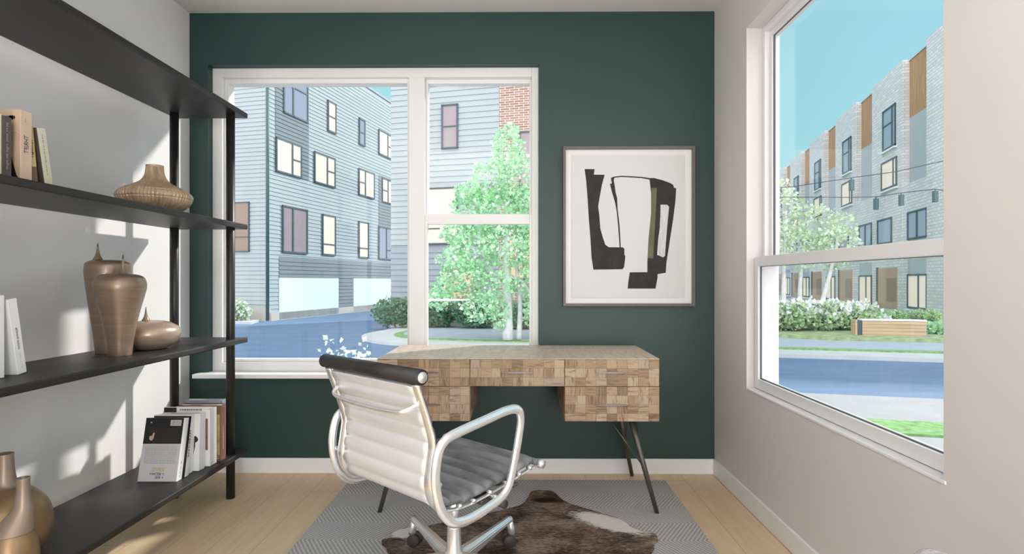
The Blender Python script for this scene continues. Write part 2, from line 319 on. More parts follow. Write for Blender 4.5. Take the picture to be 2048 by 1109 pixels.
def lettering(body, parent, origin, right, up, width=None, height=None, m=None, name='lettering', depth=.0004, skew=0):
    """text mesh: 'right' and 'up' are unit directions (a reversed 'right' gives mirror writing); centred on origin"""
    cu = bpy.data.curves.new('text', 'FONT'); cu.body = body; cu.align_x = 'CENTER'; cu.align_y = 'CENTER'; cu.extrude = .02; cu.shear = skew
    o = bpy.data.objects.new('text', cu); COL.objects.link(o)
    dg = bpy.context.evaluated_depsgraph_get(); me = bpy.data.meshes.new_from_object(o.evaluated_get(dg))
    bpy.data.objects.remove(o); bpy.data.curves.remove(cu)
    xs = [v.co.x for v in me.vertices]; ys = [v.co.y for v in me.vertices]
    w, h = max(xs) - min(xs), max(ys) - min(ys); cx, cy = (max(xs) + min(xs)) / 2, (max(ys) + min(ys)) / 2
    sx = width / w if width else height / h; sy = height / h if height else sx
    r, u = Vector(right), Vector(up); nrm = r.cross(u)
    for v in me.vertices:
        x, y, z = (v.co.x - cx) * sx, (v.co.y - cy) * sy, v.co.z
        v.co = Vector(origin) + r * x + u * y + nrm * (depth if z > 0 else -depth)
    me.materials.clear(); me.materials.append(m); me.name = name
    ob = bpy.data.objects.new(name, me); COL.objects.link(ob); ob.parent = parent
    return ob

# ------------------------------------------------------------------ room shell
XL, XR, D, HT, YB = -1.982, 1.158, 3.397, 2.756, -3.2
struct(B().box(XL - .2, XR + .2, YB - .2, D + .2, -.15, 0).build('floor', M['floor']))
struct(B().box(XL - .2, XR + .2, YB - .2, D + .2, HT, HT + .2).build('ceiling', M['ceil']))
struct(B().box(XL - .2, XL, YB - .2, D + .2, 0, HT).build('wall_left', M['left_wall']))
struct(B().box(XL, XR, YB - .2, YB, 0, HT).build('wall_rear', M['white_wall']))
# accent wall with the wide window opening
wx0, wx1, wz0, wz1 = -1.871, .113, .595, 2.444
b = B(); b.box(XL, wx0, D, D + .25, 0, HT); b.box(wx1, XR, D, D + .25, 0, HT); b.box(wx0, wx1, D, D + .25, 0, wz0); b.box(wx0, wx1, D, D + .25, wz1, HT)
struct(b.build('wall_back', M['green']))
# right wall with its window opening
vy0, vy1, vz0, vz1 = 1.565, 2.918, .600, 2.441
OPEN = ((vy0, vy1), (-.25, 1.10), (-2.05, -.70))                      # the window in view, then two unseen ones added to let in more light
b = B(); ys = [D] + [y for o in OPEN for y in (o[1], o[0])] + [YB]
for i in range(0, len(ys), 2): b.box(XR, XR + .152, ys[i + 1], ys[i], 0, HT)
for o in OPEN: b.box(XR, XR + .152, o[0], o[1], 0, vz0); b.box(XR, XR + .152, o[0], o[1], vz1, HT)
b.box(XR, XR + .152, D, D + .25, 0, HT)
struct(b.build('wall_right', M['white_wall']))
struct(B().box(XL, XR, D - .013, D, 0, .09, .003).build('baseboard_back', M['trim']))
struct(B().box(XR - .013, XR, YB, D - .014, 0, .094, .003).build('baseboard_right', M['trim']))
struct(B().box(XL, XL + .013, YB, D - .014, 0, .09, .003).build('baseboard_left', M['trim']))
struct(B().box(-1.925, .16, D - .075, D + .06, .575, .600, .004).build('trim_1', M['trim']), 'white window sill board under the back window')

def ring(b, ax, a0, a1, z0, z1, d0, d1, wl, wr, wb, wt, bev=.003):
    """rectangular frame; ax 'x': lies in the XZ plane at depth y, ax 'y': in YZ plane at depth x"""
    def bx(p0, p1, q0, q1):
        if ax == 'x': b.box(p0, p1, d0, d1, q0, q1, bev)
        else: b.box(d0, d1, p0, p1, q0, q1, bev)
    bx(a0, a0 + wl, z0, z1); bx(a1 - wr, a1, z0, z1); bx(a0 + wl, a1 - wr, z0, z0 + wb); bx(a0 + wl, a1 - wr, z1 - wt, z1)

w1 = bpy.data.objects.new('window_1', None); COL.objects.link(w1); struct(w1)
fy = D + .05
b = B(); ring(b, 'x', wx0, wx1, .600, wz1, fy, fy + .11, .060, .042, .052, .056); b.box(-.675, -.578, fy, fy + .11, .652, wz1 - .056, .003)
b.build('frame', M['vinyl'], w1)
b = B(); ring(b, 'x', wx0 + .060, -.675, .652, wz1 - .056, fy + .028, fy + .1, .024, .014, .016, .028, .002); b.build('sash', M['vinyl'], w1)
b = B(); ring(b, 'x', -.578, wx1 - .042, 1.52, wz1 - .056, fy + .045, fy + .1, .014, .012, .04, .026, .002); b.build('sash', M['vinyl'], w1)
b = B(); ring(b, 'x', -.578, wx1 - .042, .652, 1.556, fy + .008, fy + .044, .016, .014, .02, .062, .002); b.build('sash', M['vinyl'], w1)
B().box(wx0 + .08, -.685, fy + .066, fy + .070, .66, wz1 - .08).build('glass', M['glass'], w1)
B().box(-.568, wx1 - .05, fy + .070, fy + .074, 1.55, wz1 - .08).build('glass', M['glass'], w1)
B().box(-.568, wx1 - .05, fy + .026, fy + .030, .664, 1.50).build('glass', M['glass'], w1)

w2 = bpy.data.objects.new('window_2', None); COL.objects.link(w2); struct(w2)
b = B(); ring(b, 'y', vy0, vy1, vz0, vz1, 1.238, 1.310, .03, .03, .022, .03); b.build('frame', M['vinyl'], w2)
b = B(); ring(b, 'y', vy0 + .03, vy1 - .03, 1.225, vz1 - .03, 1.262, 1.302, .03, .026, .045, .03, .002); b.build('sash', M['vinyl'], w2)
b = B(); ring(b, 'y', vy0 + .034, vy1 - .056, 1.265, vz1 - .056, 1.270, 1.278, .006, .006, .006, .006, 0); b.build('gasket', M['gasket'], w2)
b = B(); ring(b, 'y', vy0 + .006, vy1 - .006, vz0 + .006, 1.272, 1.196, 1.236, .045, .042, .05, .05, .003); b.build('sash', M['vinyl'], w2)
b = B(); ring(b, 'y', vy0 + .05, vy1 - .047, vz0 + .055, 1.223, 1.207, 1.214, .006, .006, .006, .003, 0); b.build('gasket', M['gasket'], w2)
B().box(1.280, 1.284, vy0 + .05, vy1 - .05, 1.26, vz1 - .05).build('glass', M['glass'], w2)
B().box(1.216, 1.220, vy0 + .045, vy1 - .045, vz0 + .05, 1.23).build('glass', M['glass'], w2)
for o in OPEN[1:]:
    w = bpy.data.objects.new('added_window_3' if o[0] > -1 else 'added_window_4', None); COL.objects.link(w); struct(w)  # extra windows out of view, put in to light the room
    b = B(); ring(b, 'y', o[0], o[1], vz0, vz1, 1.238, 1.310, .06, .06, .05, .06); b.box(1.24, 1.3, o[0] + .06, o[1] - .06, 1.225, 1.27); b.build('frame', M['vinyl'], w)
    B().box(1.280, 1.284, o[0] + .05, o[1] - .05, vz0 + .04, vz1 - .05).build('glass', M['glass'], w)
# sill strip of the right window
struct(B().box(XR - .004, 1.24, vy0 - .01, vy1, vz0 - .006, vz0 + .004, .002).build('trim_2', M['trim']), 'white sill strip under the right window')

# ------------------------------------------------------------------ bookshelf
bs = thing('bookshelf', 'tall open bookshelf with four dark charcoal boards and black posts along the left wall', 'bookshelf', (-1.688, 2.12, 0))
def rel(o, x, y, z=0): return (x - o.location.x, y - o.location.y, z - o.location.z)
SZ = (.234, .841, 1.458, 2.066)
for zt in SZ:
    b = B(); b.box(-.197, .199, -.97, .983, zt - .028, zt, .006, 3); b.build('shelf', M['shelf'], bs)
for px, py in ((.157, .878), (-.142, .878), (.157, -.86), (-.142, -.86)):
    b = B(); b.tube([(px, py, 0), (px, py, 2.039)], .0215, 24); b.build('post', M['post'], bs)

# ------------------------------------------------------------------ desk
dk = thing('desk', 'wooden desk with patchwork drawer fronts and splayed dark metal legs under the window', 'desk', (-.01, 3.08, 0))
x0, x1, y0, y1 = -.693, .693, -.29, .285
b = B(); b.box(x0, x1, y0, y1, .7640, .768, .0012); b.build('desktop', M['desktop'], dk)
b = B(); b.box(x0 + .002, x1 - .002, y0 + .02, y1 - .002, .632, .7637); b.build('carcass', M['patch'], dk)
for a, c in ((x0 + .002, -.236), (.229, x1 - .002)):
    b = B(); b.box(a, c, y0 + .02, y1 - .035, .460, .6315); b.build('pedestal', M['patch'], dk)
def drawer(a, c, z0, z1, hl, hz):
    b = B(); b.box(a + .0012, c - .0012, y0, y0 + .02, z0 + .0012, z1 - .0012, .0015); d = b.build('drawer', M['patch'], dk)
    m = (a + c) / 2; b = B(); n = 12; top = []; bot = []
    for i in range(n + 1):
        t = i / n; x = m - hl / 2 + hl * t; hgt = .0015 + .0042 * math.sin(math.pi * t); top.append((x, hz + hgt)); bot.append((x, hz - hgt * .7))
    b.prism(top + bot[::-1], lambda p, q, dd: (p, y0 - .007 + dd, q), .008); b.build('handle', M['gun'], d)
drawer(x0, -.236, .631, .7638, .15, .699); drawer(-.236, .229, .631, .7638, .165, .699); drawer(.229, x1, .631, .7638, .152, .699)
drawer(x0, -.236, .459, .631, .17, .541); drawer(.229, x1, .459, .631, .172, .541)
for sx in (-1, 1):
    for top, foot, wires in (((.565, -.22, .459), (.682, -.284, .0), ((.455, -.225), (.61, -.08))), ((.565, .17, .459), (.668, .272, 0), ((.61, .05), (.48, .18)))):
        t = Vector((top[0] * sx, top[1], top[2])); f = Vector((foot[0] * sx, foot[1], .0085))
        b = B(); b.tube([t, t.lerp(f, .5), f], [.0145, .013, .0105], 16); b.cyl(f + Vector((0, 0, -.0085)), f + Vector((0, 0, .004)), .0105); lg = b.build('leg', M['leg'], dk)
        j = t.lerp(f, .53); b = B()
        for wx, wy in wires: b.tube([j, (wx * sx, wy, .459)], .0032, 8)
        b.build('brace', M['leg'], lg)

# ------------------------------------------------------------------ rug and hide
b = B(); b.box(-.975, .832, 1.15, 3.262, 0, .009, .003)
tag(b.build('area_rug', M['rug']), 'grey herringbone woven rug under the desk and chair', 'rug')
def hide():
    out = [(.045, 2.985), (.06, 3.05), (.09, 3.075), (.13, 3.078), (.168, 3.07), (.19, 3.03), (.21, 2.965), (.25, 2.90), (.33, 2.83), (.43, 2.75), (.49, 2.70), (.51, 2.63), (.545, 2.585), (.60, 2.565), (.605, 2.51), (.575, 2.45), (.56, 2.40),
           (.50, 2.30), (.42, 2.22), (.36, 2.10), (.38, 1.95), (.45, 1.80), (.36, 1.72), (.20, 1.76), (-.05, 1.78), (-.30, 1.74), (-.52, 1.72), (-.56, 1.80), (-.48, 1.92), (-.44, 2.10), (-.50, 2.26), (-.55, 2.38), (-.585, 2.44), (-.60, 2.475), (-.575, 2.50), (-.50, 2.465),
           (-.55, 2.50), (-.575, 2.52), (-.57, 2.57), (-.53, 2.605), (-.46, 2.61), (-.36, 2.66), (-.25, 2.71), (-.12, 2.79), (-.02, 2.855), (.02, 2.90)]
    P = spline([(x, y, 0) for x, y in out], 4, True); c = Vector((.02, 2.42, 0)); b = B(); n = len(P); rings = []
    rnd = random.Random(3)
    for k, (s, z) in enumerate(((1.004, .0095), (1.0, .017), (.975, .0195), (.9, .020), (.75, .021), (.5, .021), (.25, .021))):
        ring_ = []
        for i, p in enumerate(P):
            j = 1 + (rnd.uniform(-.006, .006) if k < 3 else 0)
            ring_.append(b.b.verts.new((c + (p - c) * s * j) + Vector((0, 0, z + (.003 * math.sin(p.x * 17) * math.cos(p.y * 13) if k > 2 else 0)))))
        rings.append(ring_)
    for a, d in zip(rings, rings[1:]):
        for i in range(n): b.b.faces.new((a[i - 1], a[i], d[i], d[i - 1])).smooth = True
    b.b.faces.new(rings[-1]); return b.build('cowhide_rug', M['hide'])
tag(hide(), 'dark brown cowhide with white patches lying on the grey rug', 'rug')

# ------------------------------------------------------------------ office chair
CH = R(-41.3)
ch = thing('office_chair', 'swivel office chair with silver frame and ribbed dark grey pad facing the desk', 'chair', (-.243, 2.095, 0), CH)
PR = spline([(0, -.362, .835), (0, -.345, .79), (0, -.318, .72), (0, -.296, .64), (0, -.302, .575), (0, -.308, .51), (0, -.285, .452), (0, -.225, .428), (0, -.13, .425), (0, .0, .440), (0, .11, .458), (0, .185, .466)], 10)
Ls = [0]
for a, c in zip(PR, PR[1:]): Ls.append(Ls[-1] + (c - a).length)
def pnorm(i):
    a, c = PR[max(0, i - 1)], PR[min(len(PR) - 1, i + 1)]; t = (c - a).normalized(); return Vector((0, -t.z, t.y))
def padmesh(name, m, lo, hi, o0, o1, rib, half, per=.052, shape='front'):
    """ribbed sheet following the seat profile between arc lengths lo..hi, from offset o0 to o1"""
    b = B(); nv = 14; rows = []; L0 = Ls[-1]
    import bisect
    ns = int((hi - lo) / .0047)
    for k in range(ns + 1):
        s = lo + (hi - lo) * k / ns; i = min(len(PR) - 2, max(0, bisect.bisect(Ls, s) - 1)); t = (s - Ls[i]) / (Ls[i + 1] - Ls[i])
        p = PR[i].lerp(PR[i + 1], t); n_ = pnorm(i).lerp(pnorm(i + 1), t).normalized()
        ph = abs(math.sin(math.pi * s / per)) ** .75; out = o1 + rib * ph
        rows.append((p, n_, out))
    F = [[b.b.verts.new(p + n_ * o + Vector((half * (2 * j / nv - 1), 0, 0)) * (1 if 0 < j < nv else 1.0) - n_ * (.004 if j in (0, nv) else 0)) for j in range(nv + 1)] for p, n_, o in rows]
    K = [[b.b.verts.new(p + n_ * o0 + Vector((half * (2 * j / nv - 1), 0, 0))) for j in range(nv + 1)] for p, n_, o in rows]
    for Q in (F, K):
        for a, c in zip(Q, Q[1:]):
            for j in range(nv): b.b.faces.new((a[j], a[j + 1], c[j + 1], c[j])).smooth = True
    for j in (0, nv):
        for i in range(len(F) - 1): b.b.faces.new((F[i][j], F[i + 1][j], K[i + 1][j], K[i][j])).smooth = True
    for i in (0, -1):
        for j in range(nv): b.b.faces.new((F[i][j], F[i][j + 1], K[i][j + 1], K[i][j]))
    return b.build(name, m, ch)
LB = .44
padmesh('seat_pad', M['pad'], LB - .06, Ls[-1] - .012, .002, .010, .017, .236)
padmesh('backrest', M['pad'], .018, LB - .06, .002, .010, .006, .236)
padmesh('back_panel', M['satin'], .015, LB + .01, -.0005, -.003, -.008, .2235)
b = B(); b.tube([(-.275, -.362, .848), (.262, -.362, .848)], .0235, 28); hr = b.build('headrest_roll', M['leather'], ch)
for xa, xb, xc in ((-.275, -.280, -.2815), (.262, .267, .2685)):
    b = B(); b.tube([(xa, -.362, .848), (xb, -.362, .848)], .0165, 24); b.tube([(xb, -.362, .848), (xc, -.362, .848)], .0095, 24); b.build('end_cap', M['disc'], hr)
b = B(); b.tube([(-.25, .19, .466), (.25, .19, .466)], .0125, 24); fr = b.build('seat_front_rod', M['pad'], ch)
for sx in (-1, 1):
    b = B(); b.tube([(sx * .25, .19, .464), (sx * .268, .19, .464)], .0155, 24); b.tube([(sx * .268, .19, .464), (sx * .270, .19, .464)], .008, 20); b.build('end_cap', M['disc'], fr)
for sx in (-1, 1):
    # side rail: thin over the seat and the back, swelling where it turns under
    b = B(); P = [p + Vector((sx * .241, 0, 0)) + pnorm(i + 2) * -.0105 for i, p in enumerate(PR[2:])]; rr = []
    for i, p in enumerate(P):
        t = i / len(P); w = math.exp(-((t - .47) / .17) ** 2); rr.append((.0165 if t < .45 else .0165 - .008 * min(1, (t - .45) / .2)) + .004 * w)
    b.tube(P, rr, 16, flat=.42, up=(1, 0, 0))
    sr = b.build('side_rail', M['chrome'], ch)
    for s in range(6):
        q = PR[int(len(PR) * (.66 + .055 * s))]; b = B(); b.tube([(sx * .236, q.y, q.z - .001), (sx * .256, q.y, q.z - .001)], .006, 10); b.build('rivet', M['chrome'], sr)
    A = spline([(0, -.288, .655), (0, -.235, .668), (0, -.12, .684), (0, -.02, .697), (0, .035, .690), (0, .050, .655), (0, .040, .60), (0, .018, .52), (0, -.005, .455), (0, -.04, .418), (0, -.11, .400), (0, -.19, .390), (0, -.255, .398), (0, -.300, .44), (0, -.322, .50), (0, -.328, .56), (0, -.316, .625)], 6, True)
    b = B(); b.tube([p + Vector((sx * .283, 0, 0)) for p in A], .0158, 14, closed=True, flat=.72)
    for q in ((-.06, .416), (-.31, .525)): b.tube([(sx * .243, q[0], q[1]), (sx * .283, q[0], q[1])], .008, 10)
    b.build('armrest', M['chrome'], ch)
b = B(); b.tube(spline([(-.222, -.338, .762), (-.20, -.372, .742), (-.10, -.385, .735), (.05, -.385, .732), (.17, -.385, .737), (.205, -.372, .745), (.222, -.338, .762)], 8), .0085, 12, flat=.7); b.build('handle', M['chrome'], ch)
b = B(); b.box(-.245, .245, -.10, -.065, .392, .410, .006); b.box(-.245, .245, .045, .08, .408, .424, .006); b.box(-.09, .09, -.12, .10, .345, .392, .014); b.tube([(.05, .02, .37), (.20, .03, .365)], .005, 10); b.build('spreader', M['gun'], ch)
b = B(); b.tube([(.085, .03, .365), (.23, .03, .355)], .015, 18); b.build('tilt_lever', M['rubber'], ch)
b = B(); b.tube([(.02, .10, .37), (.06, .19, .36)], .022, 18); b.build('tension_knob', M['rubber'], ch)
b = B(); b.tube([(0, 0, .20), (0, 0, .36)], .019, 28); b.lathe([(.031, .06), (.033, .10), (.033, .135), (.0265, .15), (.0245, .222), (.0245, .226), (.02, .228)], 32); b.build('column', M['chrome'], ch)
for k in range(5):
    a = R(36 + 72 * k + 90 + 41.3 - 72); dx, dy = math.cos(a), math.sin(a); pw = Vector((-dy, dx, 0))
    b = B(); rings = []
    for r_, zc, hw, hh in ((.020, .100, .024, .030), (.10, .110, .021, .023), (.24, .127, .0165, .015), (.33, .137, .0145, .012), (.348, .136, .013, .011)):
        c = Vector((dx * r_, dy * r_, zc)); rings.append([b.b.verts.new(c + pw * (hw * u) + Vector((0, 0, hh * v))) for u, v in ((-1, -1), (1, -1), (1, .3), (.55, 1), (-.55, 1), (-1, .3))])
    for p, q in zip(rings, rings[1:]):
        for j in range(6): b.b.faces.new((p[j], p[(j + 1) % 6], q[(j + 1) % 6], q[j]))
    b.b.faces.new(rings[0][::-1]); b.b.faces.new(rings[-1])
    bmesh.ops.bevel(b.b, geom=[e for e in b.b.edges], offset=.003, segments=2, affect='EDGES')
    b.tube([(dx * .336, dy * .336, .142), (dx * .352, dy * .352, .085), (dx * .352, dy * .352, .068)], [.0125, .0155, .0165], 18)
    lg = b.build('base_leg', M['chrome'], ch)
    ca = a + .9 + k * 1.3; ax = Vector((math.cos(ca), math.sin(ca), 0)); c = Vector((dx * .352, dy * .352, .0475)); b = B()
    tr = Vector((-ax.y, ax.x, 0)) * .012
    for s in (-1, 1): b.tube([c + tr + ax * (s * .008), c + tr + ax * (s * .011), c + tr + ax * (s * .024), c + tr + ax * (s * .027)], [.024, .0265, .0265, .022], 24)
    b.tube([c + tr - ax * .009, c + tr + ax * .009], .012, 12); b.tube([c, c + Vector((0, 0, .026))], .012, 14); b.build('caster', M['rubber'], lg)
ch.location.z = .0205

# ------------------------------------------------------------------ framed art
ar = thing('framed_picture', 'framed abstract print of black, olive and white shapes on the green wall', 'picture', (.644, D, 1.4725))
U = .000914
b = B(); ring(b, 'x', -426 * U, 426 * U, -517 * U, 517 * U, -.034, -.002, 17 * U, 17 * U, 17 * U, 17 * U, .001); b.build('frame', M['frame'], ar)
b = B(); b.box(-410 * U, 410 * U, -.012, -.002, -500 * U, 500 * U); b.build('mat_board', M['matboard'], ar)
b = B(); b.box(-369 * U, 366 * U, -.0155, -.0125, -465 * U, 464 * U); pp = b.build('print', M['paper'], ar)
def shape(pts, m, name, d):
    b = B(); b.prism([((x - 476) * U, (567 - y) * U) for x, y in pts], lambda p, q, t: (p, -d + t, q), .0003); b.build(name, m, pp)
shape([(191, 194), (256, 194), (251, 230), (321, 231), (303, 300), (292, 360), (279, 436), (287, 500), (293, 580), (310, 640), (325, 685), (348, 702), (440, 703), (449, 712), (449, 750), (456, 760), (451, 800), (447, 832), (437, 845), (248, 848), (236, 770), (229, 650), (217, 500), (210, 380), (200, 260)], M['ink'], 'black_shape', .0159)
shape([(355, 290), (368, 287), (361, 252), (380, 243), (430, 238), (500, 241), (560, 245), (615, 253), (640, 252), (700, 268), (745, 285), (765, 297), (770, 315), (785, 320), (780, 400), (765, 520), (745, 650), (722, 800), (717, 868), (664, 877), (664, 900), (651, 971), (470, 971), (474, 930), (484, 865), (598, 864), (598, 800), (605, 650), (622, 500), (622, 350), (612, 263), (560, 253), (500, 249), (430, 246), (385, 250), (380, 268), (386, 300), (393, 350), (402, 380), (405, 450), (418, 560), (426, 703), (418, 703), (408, 560), (398, 460), (388, 410), (370, 350)], M['ink'], 'black_shape', .0159)
shape([(625, 317), (659, 317), (655, 420), (645, 600), (635, 775), (600, 773), (606, 640), (622, 480), (622, 360)], M['olive'], 'olive_shape', .0163)
shape([(683, 426), (725, 426), (738, 440), (733, 500), (727, 560), (717, 680), (712, 757), (700, 768), (662, 752), (662, 735), (668, 650), (678, 580), (682, 500)], M['brush'], 'white_shape', .0163)

# ------------------------------------------------------------------ vessels
def smooth_prof(p, k=6): return [(max(.0008, q.x), q.z) for q in spline([(r, 0, z) for r, z in p], k)]
v = thing('ribbed_vase', 'squat ribbed raffia-gold vase with a short neck on the second board', 'vase', (-1.69, 2.62, 1.4585))
prof = [(r_ * .87, z_ * .9) for r_, z_ in smooth_prof([(.055, 0), (.10, .006), (.155, .042), (.178, .078), (.176, .10), (.150, .125), (.105, .146), (.068, .168), (.048, .20), (.042, .235), (.042, .25)], 12)]
prof += [(.032, .225), (.030, .21), (.035, .18), (.05, .155)]
b = B(); b.lathe(prof, 592, fn=lambda r, z, a: r - (.0085 * max(0, math.cos(58 * a + .9 * math.sin(5 * a))) ** 1.6 * (.55 + .45 * math.sin(7 * a + 40 * z)) if .012 < z < .215 and r > .034 else 0) - (.003 if .066 < z < .072 or .098 < z < .103 else 0)); b.build('body', M['raffia'], v)

def spike(parent, base_r, z0, hgt, off=(0, 0), tipm=True, m='bronze'):
    b = B(); p = smooth_prof([(base_r, 0), (base_r * .72, hgt * .12), (base_r * .36, hgt * .36), (base_r * .17, hgt * .7), (base_r * .08, hgt * .9)])
    b.lathe(p, 28, (off[0], off[1], z0)); lid = b.build('lid', M[m], parent)
    b = B(); b.lathe([(base_r * .13, hgt * .80), (base_r * .085, hgt * .93), (.0008, hgt)], 16, (off[0], off[1], z0)); b.build('tip', M['tip'] if tipm else M[m], lid)
v = thing('lidded_vase', 'tall slim bronze vase with a spike lid, leftmost of three on the third board', 'vase', (-1.762, 2.42, .8415), group='bronze spike-lid vases on the third board')
b = B(); b.lathe(smooth_prof([(.042, 0), (.047, .008), (.056, .09), (.070, .21), (.083, .32), (.084, .365), (.078, .385), (.055, .396), (.02, .398)]), 56); b.build('body', M['bronze'], v); spike(v, .024, .392, .075, (-.018, -.035))
v = thing('lidded_vase', 'bronze spike-lid vase tapering to a narrow foot, middle of three on third board', 'vase', (-1.65, 2.335, .8415), group='bronze spike-lid vases on the third board')
b = B(); b.lathe(smooth_prof([(.038, 0), (.042, .006), (.049, .07), (.066, .165), (.087, .25), (.094, .288), (.086, .32), (.062, .334), (.02, .338)]), 56); b.build('body', M['bronze'], v); spike(v, .025, .330, .088, (.012, .0))
v = thing('lidded_vase', 'low flattened pale bronze vase with a spike lid, nearest the window on third board', 'vase', (-1.675, 2.565, .8415), group='bronze spike-lid vases on the third board')
b = B(); b.lathe(smooth_prof([(.050, 0), (.068, .004), (.105, .03), (.122, .066), (.114, .096), (.080, .118), (.045, .127), (.01, .129)]), 56); b.build('body', M['bronze2'], v); spike(v, .021, .125, .066, (-.012, -.012), False, 'bronze2')

v = thing('bottle_vase', 'round brass bottle vase with tall straight neck, left end of lowest board', 'vase', (-1.70, 1.865, .2345), group='necked bottle vases on the lowest board')
b = B(); b.lathe(smooth_prof([(.06, 0), (.09, .006), (.122, .06), (.126, .115), (.112, .17), (.08, .21), (.045, .235)]), 56); b.build('body', M['brass'], v)
b = B(); b.lathe(smooth_prof([(.05, .231), (.034, .245), (.026, .285), (.0235, .33), (.0235, .345)]) + [(.019, .344), (.018, .30)], 40); b.build('neck', M['taupe'], v)
v = thing('bottle_vase', 'small bottle vase with a flared taupe neck in front of the round brass one', 'vase', (-1.563, 1.735, .2345), group='necked bottle vases on the lowest board')
b = B(); b.lathe(smooth_prof([(.045, 0), (.062, .005), (.070, .05), (.066, .10), (.052, .145)]), 48); b.build('body', M['brass'], v)
b = B(); b.lathe(smooth_prof([(.056, .142), (.046, .165), (.029, .205), (.018, .26), (.017, .305)]) + [(.0135, .304), (.012, .27)], 40, off=lambda z: ((.03 * min(1, max(0, (z - .142) / .07))) * .75, .018 * min(1, max(0, (z - .142) / .07)))); b.build('neck', M['taupe'], v)

# ------------------------------------------------------------------ books (mirror writing as in the photograph)
def book(label, group, sx, sy, sz, w, t, h, cover, spine, lean=0, page='page', back=None, grp_cat='book', rnd=.0):
    """spine at local x=0 facing the room, near cover at y=0; leaning about x"""
    o = thing('book', label, grp_cat, (sx, sy, sz), 0, group); o.rotation_euler = (lean, 0, 0)
    b = B(); c = .0022
    b.box(-w, 0, 0, c, 0, h, .0006, 1); b.mi = 1; b.box(-w, 0, t - c, t, 0, h, .0006, 1); b.mi = 2; b.box(-.0022, .0003, .0003, t - .0003, 0.0001, h - .0001, .0008, 1)
    b.build('cover', [M[cover], M[back or cover], M[spine]], o)
    B().box(-w + .004, -.0024, c + .0002, t - c - .0002, .003, h - .004).build('pages', M[page], o)
    return o
NX = Vector((1, 0, 0)); NY = Vector((0, 1, 0)); NZ = Vector((0, 0, 1))
def spine_text(o, txt, t, z, length, m, height=None, skew=0):
    # reads down the spine in mirror writing: letters run downwards
    lettering(txt, o, (.0006, t / 2, z), -NZ, -NY, length, height, M[m], 'spine_lettering', .0003, skew)
def wordlines(o, y, x0, x1, z0, n, dz, m, hh=.0012, seed=1, name='blurb_lettering'):
    rnd = random.Random(seed); b = B()
    for i in range(n):
        z = z0 - i * dz; x = x0
        while x < x1 - .003:
            w = min(rnd.uniform(.004, .013), x1 - x); b.box(x, x + w, y - .0003, y, z - hh / 2, z + hh / 2); x += w + .0022
    b.build(name, M[m], o)
def spine_marks(o, t, z, length, m, height, seed=1):
    # worn, unreadable spine printing
    rnd = random.Random(seed); b = B(); q = z - length / 2
    while q < z + length / 2:
        w = rnd.uniform(.0012, .0028); h = height * rnd.choice((.55, .6, .6, .95))
        if rnd.random() > .16: b.box(.0003, .0008, t / 2 - height * .3, t / 2 - height * .3 + h, q, q + w)
        q += w + .0013
    b.build('spine_lettering', M[m], o)
# lowest board: nine books, spines to the room
g4 = 'books standing on the lowest board'; zs = .2352
o = book('black and pale grey paperback showing its back cover, nearest book on the lowest board', g4, -1.564, 2.575, zs, .177, .042, .283, 'bgrey', 'bwhite', R(-13))
B().box(-.1765, -.0005, -.0004, .0002, .166, .2825).build('black_panel', M['bblack'], o)
B().box(-.1765, -.0005, -.0005, .0002, .1645, .1662).build('gold_line', M['sand'], o)
wordlines(o, -.0004, -.160, -.014, .155, 12, .0068, 'greyink', .0018, 4)
wordlines(o, -.0006, -.155, -.012, .232, 3, .0075, 'darkcloth', .0012, 5); wordlines(o, -.0006, -.120, -.012, .208, 5, .0072, 'darkcloth', .0012, 6)
b = B(); b.box(-.060, -.010, -.0007, -.0002, .247, .273); b.build('barcode', M['bgrey'], o)
b = B(); rnd = random.Random(8); x = -.056
while x < -.014: w = rnd.uniform(.0006, .002); b.box(x, x + w, -.001, -.0007, .2495, .2705); x += w + rnd.uniform(.0008, .002)
b.build('barcode_lines', M['greyink'], o)
b = B(); b.prism([(-.150, .19), (-.146, .182), (-.137, .180), (-.130, .19), (-.128, .214), (-.133, .217), (-.139, .203), (-.150, .200)], lambda p, q, t_: (p, -.0006 + t_, q), .0004); b.build('cover_picture', M['blush'], o)
b = B(); b.lathe([(.0032, 0), (.0032, .0004)], 16, (0, 0, 0)); q = b.build('emblem', M['bgrey'], o); q.rotation_euler = (R(90), 0, 0); q.location = (-.150, -.0003, .262)
for txt, z, wd, hh, m, cxx in (('TENER', .0535, .062, .0165, 'yellowink', -.090), ('HACER =', .0335, .064, .0115, 'bblack', -.092), ('SER +', .0185, .040, .0115, 'bblack', -.080)):
    lettering(txt, o, (cxx, -.0005, z), NX, -NZ, wd, hh, M[m], 'title_lettering', .0004)
spine_marks(o, .042, .055, .07, 'greyink', .007, 11)
o = book('thin black book wedged behind the black and grey paperback', g4, -1.562, 2.6185, zs, .168, .018, .281, 'bblack', 'bblack', R(-12))
o = book('white paperback with heavy black MACBETH spine letters on the lowest board', g4, -1.562, 2.637, zs, .170, .034, .283, 'bwhite', 'bwhite', R(-9), back='bgrey')
lettering('MACBETH', o, (.0006, .015, .150), NZ, NY, .120, .013, M['bblack'], 'spine_lettering', .0003)
o = book('thick plain white book right of the heavy-lettered spine on the lowest board', g4, -1.570, 2.675, zs, .165, .040, .276, 'bwhite', 'bwhite', R(-6))
o = book('white book with a small black figure on its cover on the lowest board', g4, -1.544, 2.722, zs, .17, .048, .272, 'bwhite', 'bwhite', R(-3))
b = B(); b.prism([(-.031, .155), (-.022, .168), (-.012, .160), (-.006, .148), (-.012, .138), (-.021, .134), (-.020, .12), (-.028, .075), (-.032, .075), (-.028, .12), (-.034, .14)], lambda p, q, t_: (p, -.0005 + t_, q), .0004); b.build('cover_picture', M['ink'], o)
